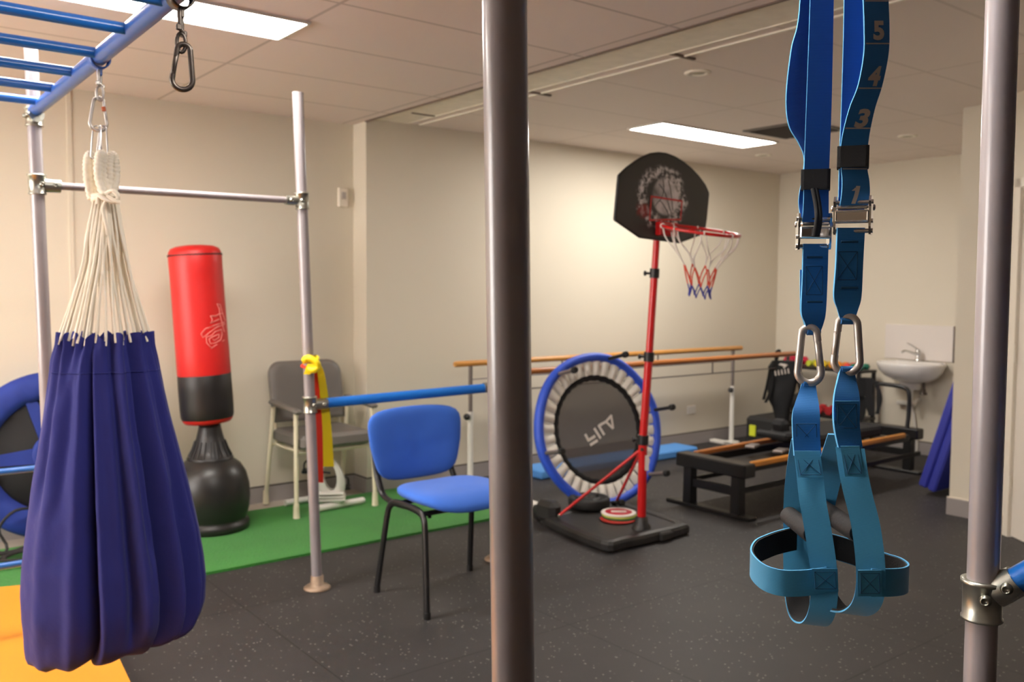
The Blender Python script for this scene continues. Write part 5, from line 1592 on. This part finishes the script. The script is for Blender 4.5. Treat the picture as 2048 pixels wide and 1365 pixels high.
def strapbundle(name, label, cat, spots, m, group=None):
    """drooping straps over a bar: spots = list of (point_top, point_bottom, half width)"""
    b_ = MB()
    for k_, (p_, q_, hw_) in enumerate(spots):
        u_, w_ = lateral(1700, 800); r_ = random.Random(k_)
        mid_ = p_.lerp(q_, .5) + u_ * r_.uniform(-.02, .02)
        path = smooth_path([p_, mid_, q_], 6)
        b_.ribbon([(c - u_ * hw_ * (1 + .25 * math.sin(i * .9 + k_)), c + u_ * hw_ * (1 + .25 * math.cos(i * .7 + k_))) for i, c in enumerate(path)], 0.012)
    return tag(obj(name, b_, m), label, cat, group)
def armp(y, z): return V(6.63, y, z)
strapbundle('exercise_strap', 'black exercise straps draped over the reformer end arch', 'straps',
    [(armp(3.93, .69), armp(3.95, .33), .045), (armp(3.84, .69), armp(3.82, .40), .03), (armp(3.79, .68), armp(3.77, .42), .018), (armp(4.02, .68), armp(4.02, .36), .05), (armp(3.88, .70), armp(3.90, .55), .06), (armp(3.80, .655), armp(3.72, .66), .012)], M_blacksoft)

# ================================================================== DUMBBELL RACK AT THE END WALL
t = thing('dumbbell_rack', 'low black storage rack with coloured dumbbells against the end wall', 'rack', (7.22, 4.55, 0))
for z in (0.69, 0.27):
    b = MB(); b.box((7.22, 4.63, z), (0.28, 0.86, 0.022), bevel=.004); obj('shelf', b, M_blackpaint, t)
for y in (4.22, 5.04):
    for x in (7.10, 7.34):
        b = MB(); b.box((x, y, 0.35), (0.03, 0.03, 0.70), bevel=.003); obj('upright', b, M_blackpaint, t)
def dumbbell(c, r, L, colr, label, group, ang=0.0):
    t_ = thing('dumbbell', label, 'dumbbell', c, group)
    d_ = V(math.cos(ang), math.sin(ang), 0)
    c2 = c + V(0, 0, r)
    m_ = mat('vinyl_%d_%d_%d' % colr, rgb(*colr), 0.5)
    for s in (-1, 1):
        b_ = MB(); b_.lathe([(0.0, -L * .16), (r * .8, -L * .16), (r, -L * .10), (r, L * .10), (r * .8, L * .16), (0, L * .16)], c2 + d_ * s * L * .34, d_, 6, cap=False); b_.s = [False] * len(b_.s); obj('head', b_, m_, t_)
    b_ = MB(); b_.tube([c2 - d_ * L * .25, c2 + d_ * L * .25], r * .42, 12); obj('grip', b_, m_, t_)
cols = [('pink', (206, 44, 76), 4.97), ('pink', (206, 44, 76), 4.86), ('lime', (206, 214, 60), 4.74), ('yellow', (232, 206, 50), 4.66), ('yellow', (226, 196, 44), 4.585), ('orange', (236, 150, 40), 4.51), ('orange', (238, 142, 36), 4.435), ('coral', (236, 76, 72), 4.36), ('green', (44, 138, 112), 4.30), ('green', (40, 128, 106), 4.24)]
pos = {}
for k, (nm, colr, y) in enumerate(cols):
    pos[nm] = pos.get(nm, 0) + 1
    lab = {1: '%s dumbbell on the top shelf of the black rack' % nm, 2: '%s dumbbell on the top shelf of the black rack, right of its twin' % nm}[pos[nm]]
    if nm in ('pink', 'yellow', 'orange', 'green') and pos[nm] == 1:
        lab = '%s dumbbell on the top shelf of the black rack, left of its twin' % nm
    dumbbell(V(7.20, y, 0.7012), 0.030 if nm != 'pink' else .042, 0.15, colr, lab, 'dumbbells on the rack', 0.05)
for k, (y, colr, lab) in enumerate(((4.62, (196, 46, 52), 'red dumbbell on the lower shelf of the black rack, left of its twin'), (4.52, (188, 40, 46), 'red dumbbell on the lower shelf of the black rack, right of its twin'))):
    dumbbell(V(7.17, y, 0.2812), 0.042, 0.18, colr, lab, 'dumbbells on the rack', 0.3)
for k, (y, lab) in enumerate(((4.85, 'black ball shaped weight on the lower shelf of the rack, nearer the corner'), (4.35, 'black ball shaped weight on the lower shelf of the rack, nearer the sink'))):
    b = MB(); b.lathe([(0.0, 0.0)] + [(0.085 * math.sin(a), 0.085 - 0.085 * math.cos(a)) for a in np.linspace(0.1, 3.05, 14)] + [(0, .17)], (7.2, y, 0.2815), n=24, cap=False)
    tag(obj('slam_ball', b, M_rubber), lab, 'ball', 'black balls on the rack')

# black padded bag and straps hung on the far end of the front bar
u_, w_ = lateral(1555, 780)
hp = V(6.36, 4.50, 0.0)
t = thing('punch_bag_harness', 'black harness with white lettering hanging on the front wooden bar near its post', 'harness', V(6.40, 4.46, 0.30))
b = MB(); dn_ = (V(6.40, 4.46, .6) - EYE).dot(_f)
prof = [(722, 1545, 1592), (735, 1537, 1598), (760, 1540, 1594), (780, 1536, 1590), (800, 1537, 1584), (815, 1545, 1580), (840, 1551, 1578), (856, 1554, 1576)]
rows_ = []
for (y, l, r) in prof:
    c = at((l + r) / 2, y, dn_); hw_ = (r - l) / 2 / FPX * dn_
    rows_.append([c + u_ * (hw_ * math.cos(a)) + w_ * (0.055 * math.sin(a) * (1 + .2 * math.sin(3 * a + y))) for a in np.linspace(0, 2 * math.pi, 25)[:-1]])
b.grid(rows_, True, 0, True); b.add(rows_[0], [tuple(range(24))]); b.add(rows_[-1], [tuple(range(24))[::-1]])
obj('body', b, M_blacksoft, t)
b = MB()
for (x0, y0, x1, y1, x2, y2) in ((1541, 735, 1534, 772, 1527, 800), (1544, 745, 1541, 780, 1531, 806), (1590, 735, 1600, 780, 1606, 820), (1596, 730, 1606, 770, 1612, 806)):
    P = smooth_path([at(x0, y0, dn_ - .05), at(x1, y1, dn_ - .06), at(x2, y2, dn_ - .05)], 6)
    b.ribbon([(p - u_ * .012, p + u_ * .012) for p in P], .004)
obj('strap', b, M_blacksoft, t)
b = MB()
P = [at(1547 + 26 * q, 726 - 6 * math.sin(q * math.pi), dn_ - .03) for q in np.linspace(0, 1, 9)]
b.tube(smooth_path([at(1547, 736, dn_), at(1545, 722, 4.5 / 1), ][:1] + [V(6.36, 4.50, 0.885), V(6.36, 4.535, 0.875), V(6.36, 4.54, 0.80)], 6), 0.010, 8)
obj('hanging_loop', b, M_blacksoft, t)
b = MB()
for k in range(5):
    x = 1550 + k * 6.5
    b.ribbon([(at(x - 1.2, 742 - k * 1.2, dn_ - .062), at(x + 1.2, 742 - k * 1.2, dn_ - .062)), (at(x, 752 - k * 1.2, dn_ - .064), at(x + 3.0, 752 - k * 1.2, dn_ - .064))], .002)
b.ribbon([(at(1557, 730, dn_ - .05), at(1561, 727, dn_ - .05)), (at(1570, 734, dn_ - .06), at(1574, 729, dn_ - .06))], .002); b.ribbon([(at(1576, 728, dn_ - .05), at(1580, 727, dn_ - .05)), (at(1565, 736, dn_ - .06), at(1569, 737, dn_ - .06))], .002)
obj('lettering', b, M_print, t)
# black padded box with a yellow tag between the bars and the reformer
b = MB(); b.box((6.80, 4.78, 0.135), (0.44, 0.46, 0.27), rotz(.05), bevel=0.03)
t = thing('foam_block', 'black padded block on the floor behind the white post of the bars', 'foam block', (6.80, 4.78, 0)); obj('block', b, M_rubber, t)
b = MB(); b.box((6.565, 4.91, 0.145), (0.02, 0.065, 0.10), rotz(.05), bevel=.006); obj('yellow_tag', b, mat('lime_tag', rgb(214, 222, 50), .6), t)

# ================================================================== SINK
sk = V(7.45, 3.835, 0.785)
t = thing('splashback', 'white rectangular splashback panel on the end wall behind the basin', 'splashback', (7.44, 3.88, 0.80))
t_ = t
b = MB(); b.box((7.4435, 3.88, 0.955), (0.012, 0.60, 0.30), bevel=.003); bpn = obj('panel', b, M_splash, t_)
b = MB(); b.box((7.440, 3.578, 0.955), (0.016, 0.008, 0.30)); obj('edge_strip', b, M_greysteel, t_)
t = thing('wash_basin', 'white ceramic wash basin with chrome tap on the end wall', 'basin', sk)
def basin_ring(s, z, dx=0.0):
    row = []
    for j in range(56):
        a = 2 * math.pi * j / 56; ca, sa = math.cos(a), math.sin(a)
        # back flat against the wall, front rounded
        x = -ca * 0.215 * s; x = min(x, 0.17 * s + 0.02)
        row.append(V(min(7.446, 7.45 - 0.205 + x + dx), sk.y + sa * 0.285 * s * (1 if ca > 0 else (0.95)), z))
    return row
prof = [(0.05, 0.615, .03), (0.30, 0.625, .03), (0.55, 0.645, .025), (0.78, 0.680, .012), (0.92, 0.725, 0.004), (0.98, 0.765, 0), (1.0, 0.785, 0), (0.99, 0.795, 0), (0.95, 0.797, 0), (0.88, 0.790, -.012), (0.80, 0.765, -.02), (0.65, 0.725, -.03), (0.40, 0.690, -.03), (0.12, 0.680, -.03)]
b = MB(); b.grid([basin_ring(s, z, dx) for s, z, dx in prof], True, 0, True)
for ri in (0, len(prof) - 1):
    b.add(basin_ring(*prof[ri]), [tuple(range(56)) if ri else tuple(range(56))[::-1]], True)
b.box((7.395, sk.y, 0.775), (0.10, 0.42, 0.05), bevel=0.015)
obj('bowl', b, M_ceramic, t)
b = MB(); b.lathe([(0.08, 0), (0.09, 0.03), (0.08, .07), (.06, .10)], (7.355, sk.y + .06, 0.56), n=24); obj('under_bracket', b, M_ceramic, t)
tp_ = V(7.375, sk.y + 0.01, 0.80)
b = MB(); b.lathe([(0.026, 0), (0.024, 0.01), (0.020, 0.015), (0.020, 0.075), (0.022, 0.08), (0.018, 0.10), (0, 0.104)], tp_, n=20, cap=False)
tap = obj('tap', b, M_chrome, t)
b = MB(); b.tube(smooth_path([tp_ + V(0, 0, .05), tp_ + V(-.05, .03, .075), tp_ + V(-.10, .06, .09), tp_ + V(-.125, .075, .075)], 5), 0.010, 10); obj('spout', b, M_chrome, tap)
b = MB(); b.tube([tp_ + V(0, 0, .10), tp_ + V(-.02, .05, .135), tp_ + V(-.03, .085, .15)], 0.0065, 8); obj('lever', b, M_chrome, tap)
b = MB(); b.tube([V(7.30, sk.y + .02, .62), V(7.30, sk.y + .02, .50)], 0.019, 14); b.tube(smooth_path([V(7.30, sk.y + .02, .52), V(7.30, sk.y + .02, .45), V(7.34, sk.y + .02, .43), V(7.38, sk.y + .02, .46), V(7.444, sk.y + .02, .47)], 5), 0.017, 12); obj('waste_pipe', b, M_white, t)
b = MB(); b.lathe([(0.028, 0), (0.03, .015), (.02, .02), (.016, .05)], (7.25, sk.y - .11, 0.535), n=16); b.tube([V(7.25, sk.y - .11, .58), V(7.25, sk.y - .11, .64)], .012, 10); obj('stop_valve', b, M_darksteel, t)
b = MB(); b.box((7.42, sk.y + .13, 0.43), (0.06, 0.14, 0.035), bevel=.008); b.tube([V(7.43, sk.y + .10, .44), V(7.43, sk.y + .06, .34), V(7.43, sk.y + .02, .10), V(7.43, sk.y + .02, 0.0)], .011, 8); obj('water_pipe', b, M_white, t)

# ================================================================== BLUE MAT LEANING BEHIND THE NIB
t = thing('folding_mat', 'royal blue folded exercise mat leaning behind the wall end', 'mat', (6.3, 3.05, 0))
la = math.radians(16.2); up_ = V(0, -math.sin(la), math.cos(la)); nb_ = V(0, math.cos(la), math.sin(la))
bl = V(5.975, 2.975, 0.006)
for k in range(2):
    o_ = bl + nb_ * (k * 0.063)
    b = MB(); b.box(o_ + V(0.32, 0, 0) + up_ * 0.52 + nb_ * 0.030 + V(0, 0, 0.0), (0.64, 0.060, 1.0), axes(V(1, 0, 0), nb_, up_), bevel=0.012); obj('panel', b, M_bluevinyl, t)

# ================================================================== WALL FITTINGS
wo = ony(1382, 820, 5.32)
t = thing('power_outlet', 'white double power outlet on the side wall below the wooden bars', 'outlet', wo)
b = MB(); b.box((wo.x, 5.315, wo.z), (0.115, 0.010, 0.075), bevel=.004); pl_ = obj('plate', b, M_white, t)
b = MB()
for s in (-1, 1):
    b.box((wo.x + s * .03, 5.308, wo.z + .022), (.014, .006, .018), bevel=.002)
obj('switch', b, M_white, pl_)
th = ony(690, 396, 5.5)
t = thing('thermostat', 'small cream control box on the back wall near the corner', 'wall control', (th.x - .03, 5.49, th.z))
b = MB(); b.box((th.x - .022, 5.487, th.z), (0.072, 0.026, 0.13), bevel=.006); bx_ = obj('case', b, M_frame, t)
b = MB(); b.box((th.x - .022, 5.4725, th.z + .012), (0.03, 0.004, 0.045), bevel=.001); obj('display', b, mat('lcd_grey', rgb(176, 168, 162), .4), bx_)
